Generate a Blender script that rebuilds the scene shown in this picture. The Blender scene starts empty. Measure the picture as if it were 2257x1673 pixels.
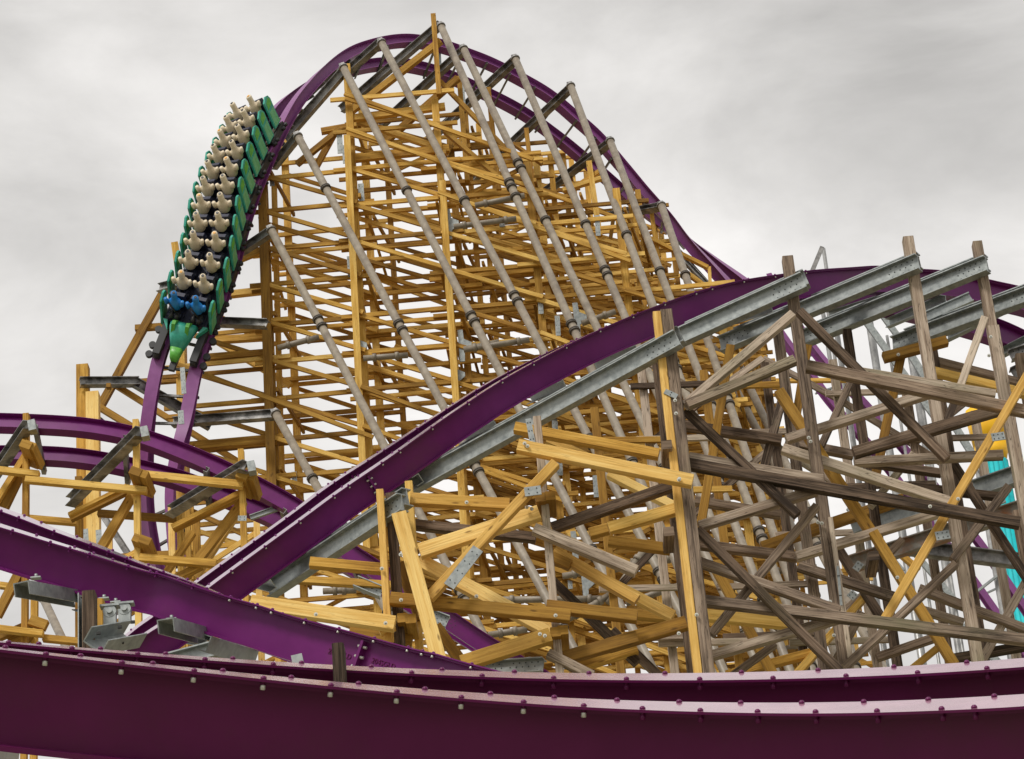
import bpy, math, random
from mathutils import Vector, Matrix
V = Vector
random.seed(7)
scene = bpy.context.scene
COL = scene.collection
R = math.radians

# ------------------------------------------------------------------ camera
PITCH, ROLL, F, CX, CY = R(27.8), R(4.9), 6075.0, 1128.5, 836.5
CAM = V((0, 0, 1.7))
fwd = V((0, math.cos(PITCH), math.sin(PITCH)))
up0 = V((0, -math.sin(PITCH), math.cos(PITCH)))
rt0 = V((1, 0, 0))
RT = rt0 * math.cos(ROLL) - up0 * math.sin(ROLL)
UP = rt0 * math.sin(ROLL) + up0 * math.cos(ROLL)
cd = bpy.data.cameras.new('camera'); cam = bpy.data.objects.new('camera', cd); COL.objects.link(cam)
cd.sensor_width = 36; cd.lens = 36 * F / 2257; cd.clip_start = 0.5; cd.clip_end = 6000
M = Matrix((RT, UP, -fwd)).transposed().to_4x4(); M.translation = CAM
cam.matrix_world = M
scene.camera = cam

def ray(u, v): return fwd + RT * ((u - CX) / F) - UP * ((v - CY) / F)
# ------------------------------------------------------------------ sky, sun, exposure
SUN_EL, SUN_AZ = R(52), R(215)      # azimuth measured clockwise from +Y: behind and left of the camera
w = bpy.data.worlds.new('World'); scene.world = w; w.use_nodes = True
nt = w.node_tree; nt.nodes.clear()
def N(t, **kw):
    n = nt.nodes.new(t)
    for k, v in kw.items(): setattr(n, k, v)
    return n
out = N('ShaderNodeOutputWorld')
sky = N('ShaderNodeTexSky', sky_type='NISHITA', sun_disc=False, sun_elevation=SUN_EL, sun_rotation=SUN_AZ)
bg1 = N('ShaderNodeBackground'); bg1.inputs[1].default_value = 0.05
nt.links.new(sky.outputs[0], bg1.inputs[0])
tc = N('ShaderNodeTexCoord')
mp = N('ShaderNodeMapping'); mp.inputs['Scale'].default_value = (1.0, 1.0, 2.2); mp.inputs['Location'].default_value = (0.35, 0.1, 0.22)
nt.links.new(tc.outputs['Generated'], mp.inputs[0])
no = N('ShaderNodeTexNoise'); no.inputs['Scale'].default_value = 7.5; no.inputs['Detail'].default_value = 9; no.inputs['Roughness'].default_value = 0.56; no.inputs['Distortion'].default_value = 0.35
nt.links.new(mp.outputs[0], no.inputs[0])
no2 = N('ShaderNodeTexNoise'); no2.inputs['Scale'].default_value = 2.6; no2.inputs['Detail'].default_value = 3
nt.links.new(mp.outputs[0], no2.inputs[0])
mxn = N('ShaderNodeMix', data_type='FLOAT'); mxn.inputs[0].default_value = 0.45
nt.links.new(no.outputs[0], mxn.inputs[2]); nt.links.new(no2.outputs[0], mxn.inputs[3])
cr = N('ShaderNodeValToRGB')
cr.color_ramp.elements[0].position = 0.36; cr.color_ramp.elements[0].color = (0.50, 0.487, 0.470, 1)
cr.color_ramp.elements[1].position = 0.66; cr.color_ramp.elements[1].color = (0.95, 0.925, 0.90, 1)
e = cr.color_ramp.elements.new(0.5); e.color = (0.70, 0.682, 0.66, 1)
prev = mxn.outputs[0]
def glow(u, v, rad, amt):              # broad lighter or darker bank of cloud in one direction of the sky
    global prev
    d = ray(u, v).normalized()
    dt = N('ShaderNodeVectorMath', operation='DISTANCE'); dt.inputs[1].default_value = d; nt.links.new(tc.outputs['Generated'], dt.inputs[0])
    mr = N('ShaderNodeMapRange', interpolation_type='SMOOTHSTEP'); mr.inputs[1].default_value = 0; mr.inputs[2].default_value = rad; mr.inputs[3].default_value = amt; mr.inputs[4].default_value = 0
    nt.links.new(dt.outputs['Value'], mr.inputs[0])
    a = N('ShaderNodeMath', operation='ADD'); nt.links.new(prev, a.inputs[0]); nt.links.new(mr.outputs[0], a.inputs[1]); prev = a.outputs[0]
glow(500, 60, .09, .07); glow(120, 560, .055, -.085); glow(60, 760, .045, .10); glow(2100, 330, .10, -.075); glow(1750, 420, .06, -.03); glow(1500, 150, .07, -.03); glow(1250, 900, .16, .16)
nt.links.new(prev, cr.inputs[0])
bg2 = N('ShaderNodeBackground'); bg2.inputs[1].default_value = 1.0
nt.links.new(cr.outputs[0], bg2.inputs[0])
ad = N('ShaderNodeMixShader'); ad.inputs[0].default_value = 0.93
nt.links.new(bg1.outputs[0], ad.inputs[1]); nt.links.new(bg2.outputs[0], ad.inputs[2]); nt.links.new(ad.outputs[0], out.inputs[0])
sd = bpy.data.lights.new('sun', 'SUN'); sd.energy = 2.2; sd.angle = R(14); sd.color = (1, 0.96, 0.9)
so = bpy.data.objects.new('sun', sd); COL.objects.link(so)
sdir = V((math.sin(SUN_AZ) * math.cos(SUN_EL), math.cos(SUN_AZ) * math.cos(SUN_EL), math.sin(SUN_EL)))
so.rotation_euler = sdir.to_track_quat('Z', 'Y').to_euler(); so.location = (0, -20, 60)
scene.view_settings.view_transform = 'Standard'; scene.view_settings.look = 'None'
scene.view_settings.exposure = 0.15; scene.view_settings.gamma = 1; scene.view_settings.use_curve_mapping = False

# ------------------------------------------------------------------ placing
def PY(u, v, Y):                       # the point of the upright plane y = Y seen in that direction
    r = ray(u, v); return CAM + r * ((Y - CAM.y) / r.y)
def proj(p):
    q = p - CAM; d = q.dot(fwd); return (CX + F * q.dot(RT) / d, CY - F * q.dot(UP) / d, d)
C4 = (1000, 600, .3631); C5 = (1350, 500, .4117); C5B = (1350, 993, .4117); C6 = (1500, 700, .3396)
C3 = (300, 500, .3631); C1 = (300, 0, .3631); C2 = (1000, 50, .3631); C3B = (600, 1073, .3631)
CL = (0, 750, .3178); CM = (0, 1148, .3178); C7 = (600, 1050, .2603); C8 = (1780, 1000, .214); C0 = (0, 0, 1); CW = (550, 300, .1816)
def cc(c, x, y): return (c[0] + x * c[2], c[1] + y * c[2])

# ------------------------------------------------------------------ materials
def mat(name, base=(.5, .5, .5), rough=.5, metal=0, spec=.5, build=None):
    m = bpy.data.materials.new(name); m.use_nodes = True
    b = m.node_tree.nodes['Principled BSDF']
    b.inputs['Base Color'].default_value = (*base, 1); b.inputs['Roughness'].default_value = rough
    b.inputs['Metallic'].default_value = metal; b.inputs['Specular IOR Level'].default_value = spec
    if build: build(m.node_tree, b)
    return m
def nodes(t):
    def n(ty, **kw):
        x = t.nodes.new(ty)
        for k, v in kw.items(): setattr(x, k, v)
        return x
    return n, t.links.new
def ramp(n, stops):
    r = n('ShaderNodeValToRGB'); e = r.color_ramp.elements
    e[0].position = stops[0][0]; e[0].color = (*stops[0][1], 1); e[1].position = stops[-1][0]; e[1].color = (*stops[-1][1], 1)
    for p, c in stops[1:-1]: x = e.new(p); x.color = (*c, 1)
    return r
def wood(dark, midc, light, stain, knots=True, gs=1.0):
    def f(t, b):
        n, L = nodes(t)
        uv = n('ShaderNodeUVMap', uv_map='UVMap')
        at = n('ShaderNodeAttribute', attribute_name='tint')
        off = n('ShaderNodeVectorMath', operation='MULTIPLY_ADD'); off.inputs[1].default_value = (37, 21, 11)
        L(at.outputs['Color'], off.inputs[0]); L(uv.outputs[0], off.inputs[2])
        mp = n('ShaderNodeMapping'); mp.inputs['Scale'].default_value = (0.9 * gs, 26 * gs, 1); L(off.outputs[0], mp.inputs[0])
        g = n('ShaderNodeTexNoise'); g.inputs['Scale'].default_value = 1.0; g.inputs['Detail'].default_value = 8; g.inputs['Roughness'].default_value = .68; g.inputs['Distortion'].default_value = .6; L(mp.outputs[0], g.inputs[0])
        mp2 = n('ShaderNodeMapping'); mp2.inputs['Scale'].default_value = (.7, 3.5, 1); L(off.outputs[0], mp2.inputs[0])
        g2 = n('ShaderNodeTexNoise'); g2.inputs['Scale'].default_value = 1.2; g2.inputs['Detail'].default_value = 4; L(mp2.outputs[0], g2.inputs[0])
        r = ramp(n, [(.34, dark), (.5, midc), (.66, light)]); 
        mx = n('ShaderNodeMix', data_type='FLOAT'); mx.inputs[0].default_value = .42; L(g.outputs[0], mx.inputs[2]); L(g2.outputs[0], mx.inputs[3])
        sep = n('ShaderNodeSeparateColor'); L(at.outputs['Color'], sep.inputs[0])
        a2 = n('ShaderNodeMath', operation='MULTIPLY_ADD'); a2.inputs[1].default_value = .26; a2.inputs[2].default_value = -.13; L(sep.outputs[0], a2.inputs[0])
        a3 = n('ShaderNodeMath', operation='ADD'); L(mx.outputs[0], a3.inputs[0]); L(a2.outputs[0], a3.inputs[1]); L(a3.outputs[0], r.inputs[0])
        # knots and stains
        mp3 = n('ShaderNodeMapping'); mp3.inputs['Scale'].default_value = (1.6, 5.5, 1); L(off.outputs[0], mp3.inputs[0])
        vo = n('ShaderNodeTexVoronoi'); vo.inputs['Scale'].default_value = 1.0; L(mp3.outputs[0], vo.inputs[0])
        kr = ramp(n, [(.05, (1, 1, 1)), (.13, (0, 0, 0))]); L(vo.outputs['Distance'], kr.inputs[0])
        st = n('ShaderNodeTexNoise'); st.inputs['Scale'].default_value = .55; st.inputs['Detail'].default_value = 6; L(off.outputs[0], st.inputs[0])
        sr = ramp(n, [(.55, (0, 0, 0)), (.72, (1, 1, 1))]); L(st.outputs[0], sr.inputs[0])
        m1 = n('ShaderNodeMix', data_type='RGBA'); L(r.outputs[0], m1.inputs[6]); m1.inputs[7].default_value = (*stain, 1)
        k1 = n('ShaderNodeMath', operation='MULTIPLY'); k1.inputs[1].default_value = .55; L(sr.outputs[0], k1.inputs[0]); L(k1.outputs[0], m1.inputs[0])
        m2 = n('ShaderNodeMix', data_type='RGBA'); L(m1.outputs[2], m2.inputs[6]); m2.inputs[7].default_value = (dark[0] * .35, dark[1] * .3, dark[2] * .3, 1)
        k2 = n('ShaderNodeMath', operation='MULTIPLY'); k2.inputs[1].default_value = .75 if knots else .4; L(kr.outputs[0], k2.inputs[0]); L(k2.outputs[0], m2.inputs[0])
        # long drying cracks
        mp4 = n('ShaderNodeMapping'); mp4.inputs['Scale'].default_value = (.55, 11, 1); L(off.outputs[0], mp4.inputs[0])
        ck = n('ShaderNodeTexNoise'); ck.inputs['Scale'].default_value = 1.3; ck.inputs['Detail'].default_value = 3; ck.inputs['Distortion'].default_value = .4; L(mp4.outputs[0], ck.inputs[0])
        ckr = ramp(n, [(.485, (0, 0, 0)), (.5, (1, 1, 1)), (.515, (0, 0, 0))]); L(ck.outputs[0], ckr.inputs[0])
        m3 = n('ShaderNodeMix', data_type='RGBA'); L(m2.outputs[2], m3.inputs[6]); m3.inputs[7].default_value = (dark[0] * .4, dark[1] * .4, dark[2] * .4, 1)
        k3 = n('ShaderNodeMath', operation='MULTIPLY'); k3.inputs[1].default_value = .35 if knots else .8; L(ckr.outputs[0], k3.inputs[0]); L(k3.outputs[0], m3.inputs[0])
        L(m3.outputs[2], b.inputs['Base Color'])
        bp = n('ShaderNodeBump'); bp.inputs['Strength'].default_value = .5; bp.inputs['Distance'].default_value = .02; L(g.outputs[0], bp.inputs['Height']); L(bp.outputs[0], b.inputs['Normal'])
    return f
def noisy(c1, c2, scale=6, lo=.35, hi=.65, bump=.0, roughs=None, c3=None):
    def f(t, b):
        n, L = nodes(t)
        tcn = n('ShaderNodeTexCoord')
        g = n('ShaderNodeTexNoise'); g.inputs['Scale'].default_value = scale; g.inputs['Detail'].default_value = 6; g.inputs['Roughness'].default_value = .62; L(tcn.outputs['Object'], g.inputs[0])
        r = ramp(n, [(lo, c1), (hi, c2)]); L(g.outputs[0], r.inputs[0])
        o = r.outputs[0]
        if c3:
            g3 = n('ShaderNodeTexNoise'); g3.inputs['Scale'].default_value = scale * .3; g3.inputs['Detail'].default_value = 8; g3.inputs['Roughness'].default_value = .7; L(tcn.outputs['Object'], g3.inputs[0])
            r3 = ramp(n, [(.5, (0, 0, 0)), (.68, (1, 1, 1))]); L(g3.outputs[0], r3.inputs[0])
            m = n('ShaderNodeMix', data_type='RGBA'); L(r3.outputs[0], m.inputs[0]); L(o, m.inputs[6]); m.inputs[7].default_value = (*c3, 1); o = m.outputs[2]
        L(o, b.inputs['Base Color'])
        if roughs:
            rr = n('ShaderNodeMapRange'); rr.inputs[3].default_value = roughs[0]; rr.inputs[4].default_value = roughs[1]; L(g.outputs[0], rr.inputs[0]); L(rr.outputs[0], b.inputs['Roughness'])
        if bump:
            bp = n('ShaderNodeBump'); bp.inputs['Strength'].default_value = bump; bp.inputs['Distance'].default_value = .01; L(g.outputs[0], bp.inputs['Height']); L(bp.outputs[0], b.inputs['Normal'])
    return f
MT = {}
MT['yellow'] = mat('yellow_stained_timber', rough=.75, spec=.25, build=wood((.30, .145, .022), (.61, .345, .062), (.84, .56, .16), (.40, .21, .035)))
MT['new'] = mat('fresh_yellow_timber', rough=.7, spec=.25, build=wood((.50, .27, .055), (.78, .48, .13), (.95, .68, .25), (.58, .35, .06)))
MT['olive'] = mat('dull_yellow_timber', rough=.75, spec=.25, build=wood((.21, .105, .018), (.38, .20, .032), (.52, .30, .06), (.2, .11, .02)))
MT['grey'] = mat('weathered_grey_timber', rough=.9, spec=.2, build=wood((.07, .05, .038), (.30, .225, .165), (.56, .46, .36), (.20, .20, .11), knots=False, gs=1.1))
MT['dark'] = mat('dark_weathered_timber', rough=.9, spec=.2, build=wood((.035, .024, .017), (.18, .125, .087), (.40, .30, .22), (.10, .08, .045), knots=False, gs=1.1))
MT['pale'] = mat('pale_weathered_timber', rough=.9, spec=.2, build=wood((.14, .10, .07), (.44, .35, .265), (.68, .57, .45), (.34, .32, .2), knots=False, gs=1.1))
MT['galv'] = mat('galvanised_steel', rough=.42, metal=.55, build=noisy((.20, .22, .22), (.42, .45, .44), 9, .3, .7, .05, (.35, .6), (.34, .36, .35)))
MT['galvd'] = mat('dull_galvanised_steel', rough=.5, metal=.5, build=noisy((.07, .068, .066), (.40, .39, .38), 2.2, .38, .62, .05, (.35, .6), (.17, .165, .16)))
MT['rust'] = mat('rusty_galvanised_steel', rough=.65, metal=.2, build=noisy((.22, .2, .17), (.36, .34, .3), 5, .3, .7, .1, None, (.36, .13, .035)))
MT['purple'] = mat('purple_track_paint', rough=.28, spec=.28, build=noisy((.125, .007, .115), (.165, .013, .15), 2.2, .3, .7, .0, (.26, .44), (.14, .022, .11)))
MT['maroon'] = mat('deep_purple_track_paint', rough=.3, spec=.3, build=noisy((.105, .004, .064), (.128, .007, .078), 2, .3, .7, .0, (.32, .45), (.10, .014, .056)))
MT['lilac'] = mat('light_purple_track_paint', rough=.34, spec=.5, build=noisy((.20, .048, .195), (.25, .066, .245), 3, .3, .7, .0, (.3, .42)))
MT['runp'] = mat('worn_purple_face_painted_sheen', rough=.2, spec=.9, build=noisy((.30, .12, .27), (.44, .24, .38), 5, .3, .7, .0, (.14, .26)))  # wheel-worn top flange, base colour also paled to paint in grazing sky sheen
MT['runm'] = mat('worn_deep_purple_face_painted_sheen', rough=.2, spec=.9, build=noisy((.36, .12, .24), (.58, .30, .40), 5, .3, .7, .0, (.2, .34), (.42, .2, .27)))  # same for the near track: wear plus sky highlight mixed into the pink base
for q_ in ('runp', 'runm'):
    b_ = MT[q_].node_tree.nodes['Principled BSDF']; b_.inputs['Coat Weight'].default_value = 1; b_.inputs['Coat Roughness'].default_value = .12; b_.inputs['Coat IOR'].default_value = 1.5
MT['bolt'] = mat('zinc_bolt', (.62, .62, .56), .35, .4)
MT['pipe'] = mat('tan_pipe_paint', rough=.5, build=noisy((.20, .165, .125), (.32, .275, .21), 4, .3, .7, .0, (.4, .6), (.16, .13, .10)))
MT['collar'] = mat('dark_pipe_flange', (.10, .085, .07), .6, .2)
MT['hole'] = mat('bolt_hole', (.03, .03, .03), .8)
MT['black'] = mat('black_rubber_and_steel', (.02, .02, .022), .5)
MT['navy'] = mat('navy_vinyl', rough=.5, build=noisy((.008, .010, .028), (.018, .022, .055), 8))
MT['teal'] = mat('teal_fibreglass', rough=.25, build=noisy((.03, .30, .22), (.06, .42, .32), 5))
MT['green'] = mat('green_panel', rough=.35, build=noisy((.09, .36, .14), (.16, .46, .24), 6))
MT['leaf'] = mat('bright_green_panel', rough=.4, build=noisy((.07, .32, .03), (.12, .45, .06), 7))
MT['cream'] = mat('cream_plastic', rough=.5, build=noisy((.70, .59, .42), (.82, .72, .55), 9, .3, .7, 0, None, (.60, .50, .36)))
MT['cap'] = mat('orange_cap', (.75, .38, .06), .5)
MT['blue'] = mat('bright_blue_plastic', rough=.4, build=noisy((.01, .16, .50), (.02, .24, .62), 4))
MT['chassis'] = mat('greyish_steel_plate', rough=.5, build=noisy((.18, .16, .13), (.27, .24, .2), 5))
MT['towery'] = mat('yellow_tower_paint', rough=.5, build=noisy((.88, .47, .006), (.93, .53, .01), 1))
MT['towerc'] = mat('cyan_tower_paint', rough=.5, build=noisy((.005, .42, .47), (.01, .52, .55), 1))
MT['pole'] = mat('silver_pole', rough=.4, metal=.5, build=noisy((.22, .22, .215), (.42, .42, .41), 2))
MT['ground'] = mat('dry_grass_and_gravel', rough=.95, build=noisy((.16, .15, .09), (.30, .27, .2), .6, .3, .7, .2, None, (.12, .14, .05)))

# ------------------------------------------------------------------ mesh builder
class MB:
    def __init__(s): s.v = []; s.f = []; s.uv = []; s.t = []; s.sm = []; s.mi = []
    def face(s, idx, uvs, tint, smooth=False, mi=0):
        s.f.append(idx); s.uv.append(uvs); s.t.append(tint); s.sm.append(smooth); s.mi.append(mi)
    def prism(s, P, Q, prof, xa, ya, tint=None, mi=0, caps=True):
        tint = tint or (random.random(), random.random(), random.random(), 1)
        L = (Q - P).length; b = len(s.v); n = len(prof); u0 = random.random() * 5
        for p in (P, Q):
            for x, y in prof: s.v.append(p + xa * x + ya * y)
        d = 0
        for i in range(n):
            j = (i + 1) % n
            e = math.hypot(prof[j][0] - prof[i][0], prof[j][1] - prof[i][1])
            s.face((b + i, b + j, b + n + j, b + n + i), ((u0, d), (u0, d + e), (u0 + L, d + e), (u0 + L, d)), tint, False, mi); d += e
        if caps:
            s.face(tuple(b + i for i in range(n))[::-1], tuple((x * .3, y * .3) for x, y in prof)[::-1], tint, False, mi)
            s.face(tuple(b + n + i for i in range(n)), tuple((x * .3, y * .3) for x, y in prof), tint, False, mi)
    def axes(s, P, Q, nh):
        a = (Q - P).normalized(); n = (nh - a * nh.dot(a))
        if n.length < 1e-4: n = a.orthogonal()
        n.normalize(); return a, a.cross(n), n
    def beam(s, P, Q, wd, th, nh=V((0, 1, 0)), ch=0, mi=0, tint=None):
        a, x, n = s.axes(P, Q, nh); h, k = wd / 2, th / 2
        if ch: prof = [(-h + ch, -k), (h - ch, -k), (h, -k + ch), (h, k - ch), (h - ch, k), (-h + ch, k), (-h, k - ch), (-h, -k + ch)]
        else: prof = [(-h, -k), (h, -k), (h, k), (-h, k)]
        s.prism(P, Q, prof, x, n, tint, mi)
    def ibeam(s, P, Q, H, B, tf=.02, tw=.02, nh=V((0, 1, 0)), mi=0, tint=None, channel=False):
        a, x, n = s.axes(P, Q, nh); h, b = H / 2, B / 2
        if channel: prof = [(-h, -b), (-h, b), (h, b), (h, -b), (h - tf, -b), (h - tf, b - tw), (-h + tf, b - tw), (-h + tf, -b)]
        else: prof = [(-h, -b), (-h, b), (-h + tf, b), (-h + tf, tw / 2), (h - tf, tw / 2), (h - tf, b), (h, b), (h, -b), (h - tf, -b), (h - tf, -tw / 2), (-h + tf, -tw / 2), (-h + tf, -b)]
        s.prism(P, Q, prof[::-1], x, n, tint, mi)
    def tube(s, P, Q, r, seg=14, r2=None, mi=0, caps=True):
        r2 = r if r2 is None else r2; a = (Q - P).normalized(); x = a.orthogonal().normalized(); y = a.cross(x)
        b = len(s.v); t = (random.random(), random.random(), random.random(), 1)
        for p, rr in ((P, r), (Q, r2)):
            for i in range(seg):
                an = 2 * math.pi * i / seg; s.v.append(p + x * (math.cos(an) * rr) + y * (math.sin(an) * rr))
        L = (Q - P).length
        for i in range(seg):
            j = (i + 1) % seg
            s.face((b + i, b + j, b + seg + j, b + seg + i), ((0, i / seg), (0, (i + 1) / seg), (L, (i + 1) / seg), (L, i / seg)), t, True, mi)
        if caps:
            s.face(tuple(b + i for i in range(seg))[::-1], tuple((0, 0) for _ in range(seg)), t, False, mi)
            s.face(tuple(b + seg + i for i in range(seg)), tuple((0, 0) for _ in range(seg)), t, False, mi)
    def loft(s, rings, mi=0, closed_caps=True):
        b = len(s.v); n = len(rings[0]); t = (random.random(),) * 3 + (1,)
        for r in rings: s.v.extend(r)
        for k in range(len(rings) - 1):
            for i in range(n):
                j = (i + 1) % n
                s.face((b + k * n + i, b + k * n + j, b + (k + 1) * n + j, b + (k + 1) * n + i), ((0, 0),) * 4, t, True, mi)
        if closed_caps:
            s.face(tuple(b + i for i in range(n))[::-1], ((0, 0),) * n, t, True, mi)
            k = b + (len(rings) - 1) * n; s.face(tuple(k + i for i in range(n)), ((0, 0),) * n, t, True, mi)
    def sweep(s, frames, prof, mi=0):     # frames: (point, x axis, y axis)
        n = len(prof); t = (random.random(),) * 3 + (1,)
        for i in range(n):
            j = (i + 1) % n; b = len(s.v); L = 0
            for k, (p, xa, ya) in enumerate(frames):
                s.v.append(p + xa * prof[i][0] + ya * prof[i][1]); s.v.append(p + xa * prof[j][0] + ya * prof[j][1])
            for k in range(len(frames) - 1):
                q = b + 2 * k
                s.face((q, q + 1, q + 3, q + 2), ((k, 0), (k, 1), (k + 1, 1), (k + 1, 0)), t, True, mi)
        for k, rev in ((0, False), (-1, True)):
            p, xa, ya = frames[k]; b = len(s.v)
            s.v.extend(p + xa * x + ya * y for x, y in prof)
            f = tuple(range(b, b + n)); s.face(f if rev else f[::-1], ((0, 0),) * n, t, False, mi)
    def bbox(s, P, xa, ya, za, x0, x1, y0, y1, z0, z1, mi=0):   # box in a local frame
        s.prism(P + za * z0, P + za * z1, [(x0, y0), (x1, y0), (x1, y1), (x0, y1)], xa, ya, None, mi)
    def extrude(s, P, xa, ya, za, pts, th, mi=0):    # outline with thickness
        s.prism(P - za * (th / 2), P + za * (th / 2), pts, xa, ya, None, mi)
    def build(s, name, mats, parent=None, kind=None, smooth_all=None):
        if not isinstance(mats, (list, tuple)): mats = [mats]
        me = bpy.data.meshes.new(name)
        n = len(s.v); lo = V((min(p[i] for p in s.v) for i in range(3))); hi = V((max(p[i] for p in s.v) for i in range(3)))
        c = (lo + hi) / 2
        me.from_pydata([p - c for p in s.v], [], s.f)
        uvl = me.uv_layers.new(name='UVMap'); fl = [x for f in s.uv for q in f for x in q]; uvl.data.foreach_set('uv', fl)
        ca = me.color_attributes.new('tint', 'FLOAT_COLOR', 'CORNER'); cl = []
        for f, t in zip(s.f, s.t): cl.extend(list(t) * len(f))
        ca.data.foreach_set('color', cl)
        me.polygons.foreach_set('use_smooth', s.sm); me.polygons.foreach_set('material_index', s.mi)
        for m in mats: me.materials.append(MT[m])
        me.update()
        o = bpy.data.objects.new(name, me); COL.objects.link(o)
        if parent:
            o.parent = parent; o.location = c - wl(parent)
        else: o.location = c
        if kind: o['kind'] = kind
        return o
def wl(o):
    p = V(o.location)
    while o.parent: o = o.parent; p += V(o.location)
    return p
def thing(name, label, cat, loc, group=None):
    o = bpy.data.objects.new(name, None); COL.objects.link(o); o.location = loc; o.empty_display_size = .5
    o['label'] = label; o['category'] = cat
    if group: o['group'] = group
    return o
Yh = V((0, 1, 0)); Zh = V((0, 0, 1)); Xh = V((1, 0, 0))

# ------------------------------------------------------------------ ground
g = MB(); g.face((0, 1, 2, 3), ((0, 0),) * 4, (.5,) * 4); g.v = [V((-4000, -2000, 0)), V((4000, -2000, 0)), V((4000, 5000, 0)), V((-4000, 5000, 0))]
g.build('ground', 'ground', None, 'structure')

# ------------------------------------------------------------------ track
GA, RH = 1.3, .5
def prof_rail(H, wf=.18):
    a = [(wf, 0), (wf, -.014), (wf * .78, -.016), (wf * .78, -.036), (.035, -.038), (.035, -H + .03), (wf * .82, -H + .028), (wf * .82, -H)]
    return [(-x, y) for x, y in a[::-1]] + a
def catmull(pts, step):
    out = []
    n = len(pts)
    for i in range(n - 1):
        p0 = pts[max(i - 1, 0)]; p1 = pts[i]; p2 = pts[i + 1]; p3 = pts[min(i + 2, n - 1)]
        k = step
        for j in range(k):
            t = j / k
            out.append(tuple(.5 * (2 * b + (c - a) * t + (2 * a - 5 * b + 4 * c - d) * t * t + (3 * b - a - 3 * c + d) * t ** 3) for a, b, c, d in zip(p0, p1, p2, p3)))
    out.append(tuple(pts[-1])); return out
def smooth(seq, n):
    for _ in range(n):
        s = list(seq)
        for i in range(1, len(seq) - 1): s[i] = (seq[i - 1] + seq[i] * 2 + seq[i + 1]) / 4
        seq = s
    return seq
class Track: pass
def solve(st, sign=1, step=8, ref=0.0, sm=6, H=RH):
    """st: (u1, v1, Y1, u2, v2): both rails of one station; the second rail's distance follows from the gauge"""
    st = catmull(st, step)
    p1 = smooth([PY(a, b, y) for a, b, y, c, d in st], sm)
    rays = [ray(c, d) for a, b, y, c, d in st]
    ss = []
    for p, r in zip(p1, rays):
        q = CAM - p; A = r.dot(r); B = 2 * q.dot(r); Cc = q.dot(q) - GA * GA; D = B * B - 4 * A * Cc
        ss.append((-B + sign * math.sqrt(max(D, 0))) / (2 * A))
    ss = smooth(ss, 40)
    p2 = smooth([CAM + r * s for r, s in zip(rays, ss)], sm)
    T = Track(); T.fr = []; n = len(p1)
    cs = [(a + b) / 2 for a, b in zip(p1, p2)]
    for i in range(n):
        t = (cs[min(i + 1, n - 1)] - cs[max(i - 1, 0)]).normalized()
        gd = (p2[i] - p1[i]); gd = (gd - t * gd.dot(t)).normalized(); nn = t.cross(gd).normalized()
        T.fr.append([cs[i] + nn * ref, t, gd, nn])
    T.s = [0]
    for i in range(1, n): T.s.append(T.s[-1] + (T.fr[i][0] - T.fr[i - 1][0]).length)
    return T
def at(T, s):
    s = max(0, min(s, T.s[-1] - 1e-4)); i = 0
    while T.s[i + 1] < s: i += 1
    k = (s - T.s[i]) / max(T.s[i + 1] - T.s[i], 1e-6)
    a, b = T.fr[i], T.fr[i + 1]
    r = [a[j].lerp(b[j], k) for j in range(4)]
    for j in (1, 2, 3): r[j].normalize()
    return r
def s_at_v(T, v, rising=True):
    best = min(range(len(T.fr)), key=lambda i: abs(proj(T.fr[i][0])[1] - v) + (0 if T.s[i] < T.s[-1] * .5 else 500))
    return T.s[best]
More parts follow.
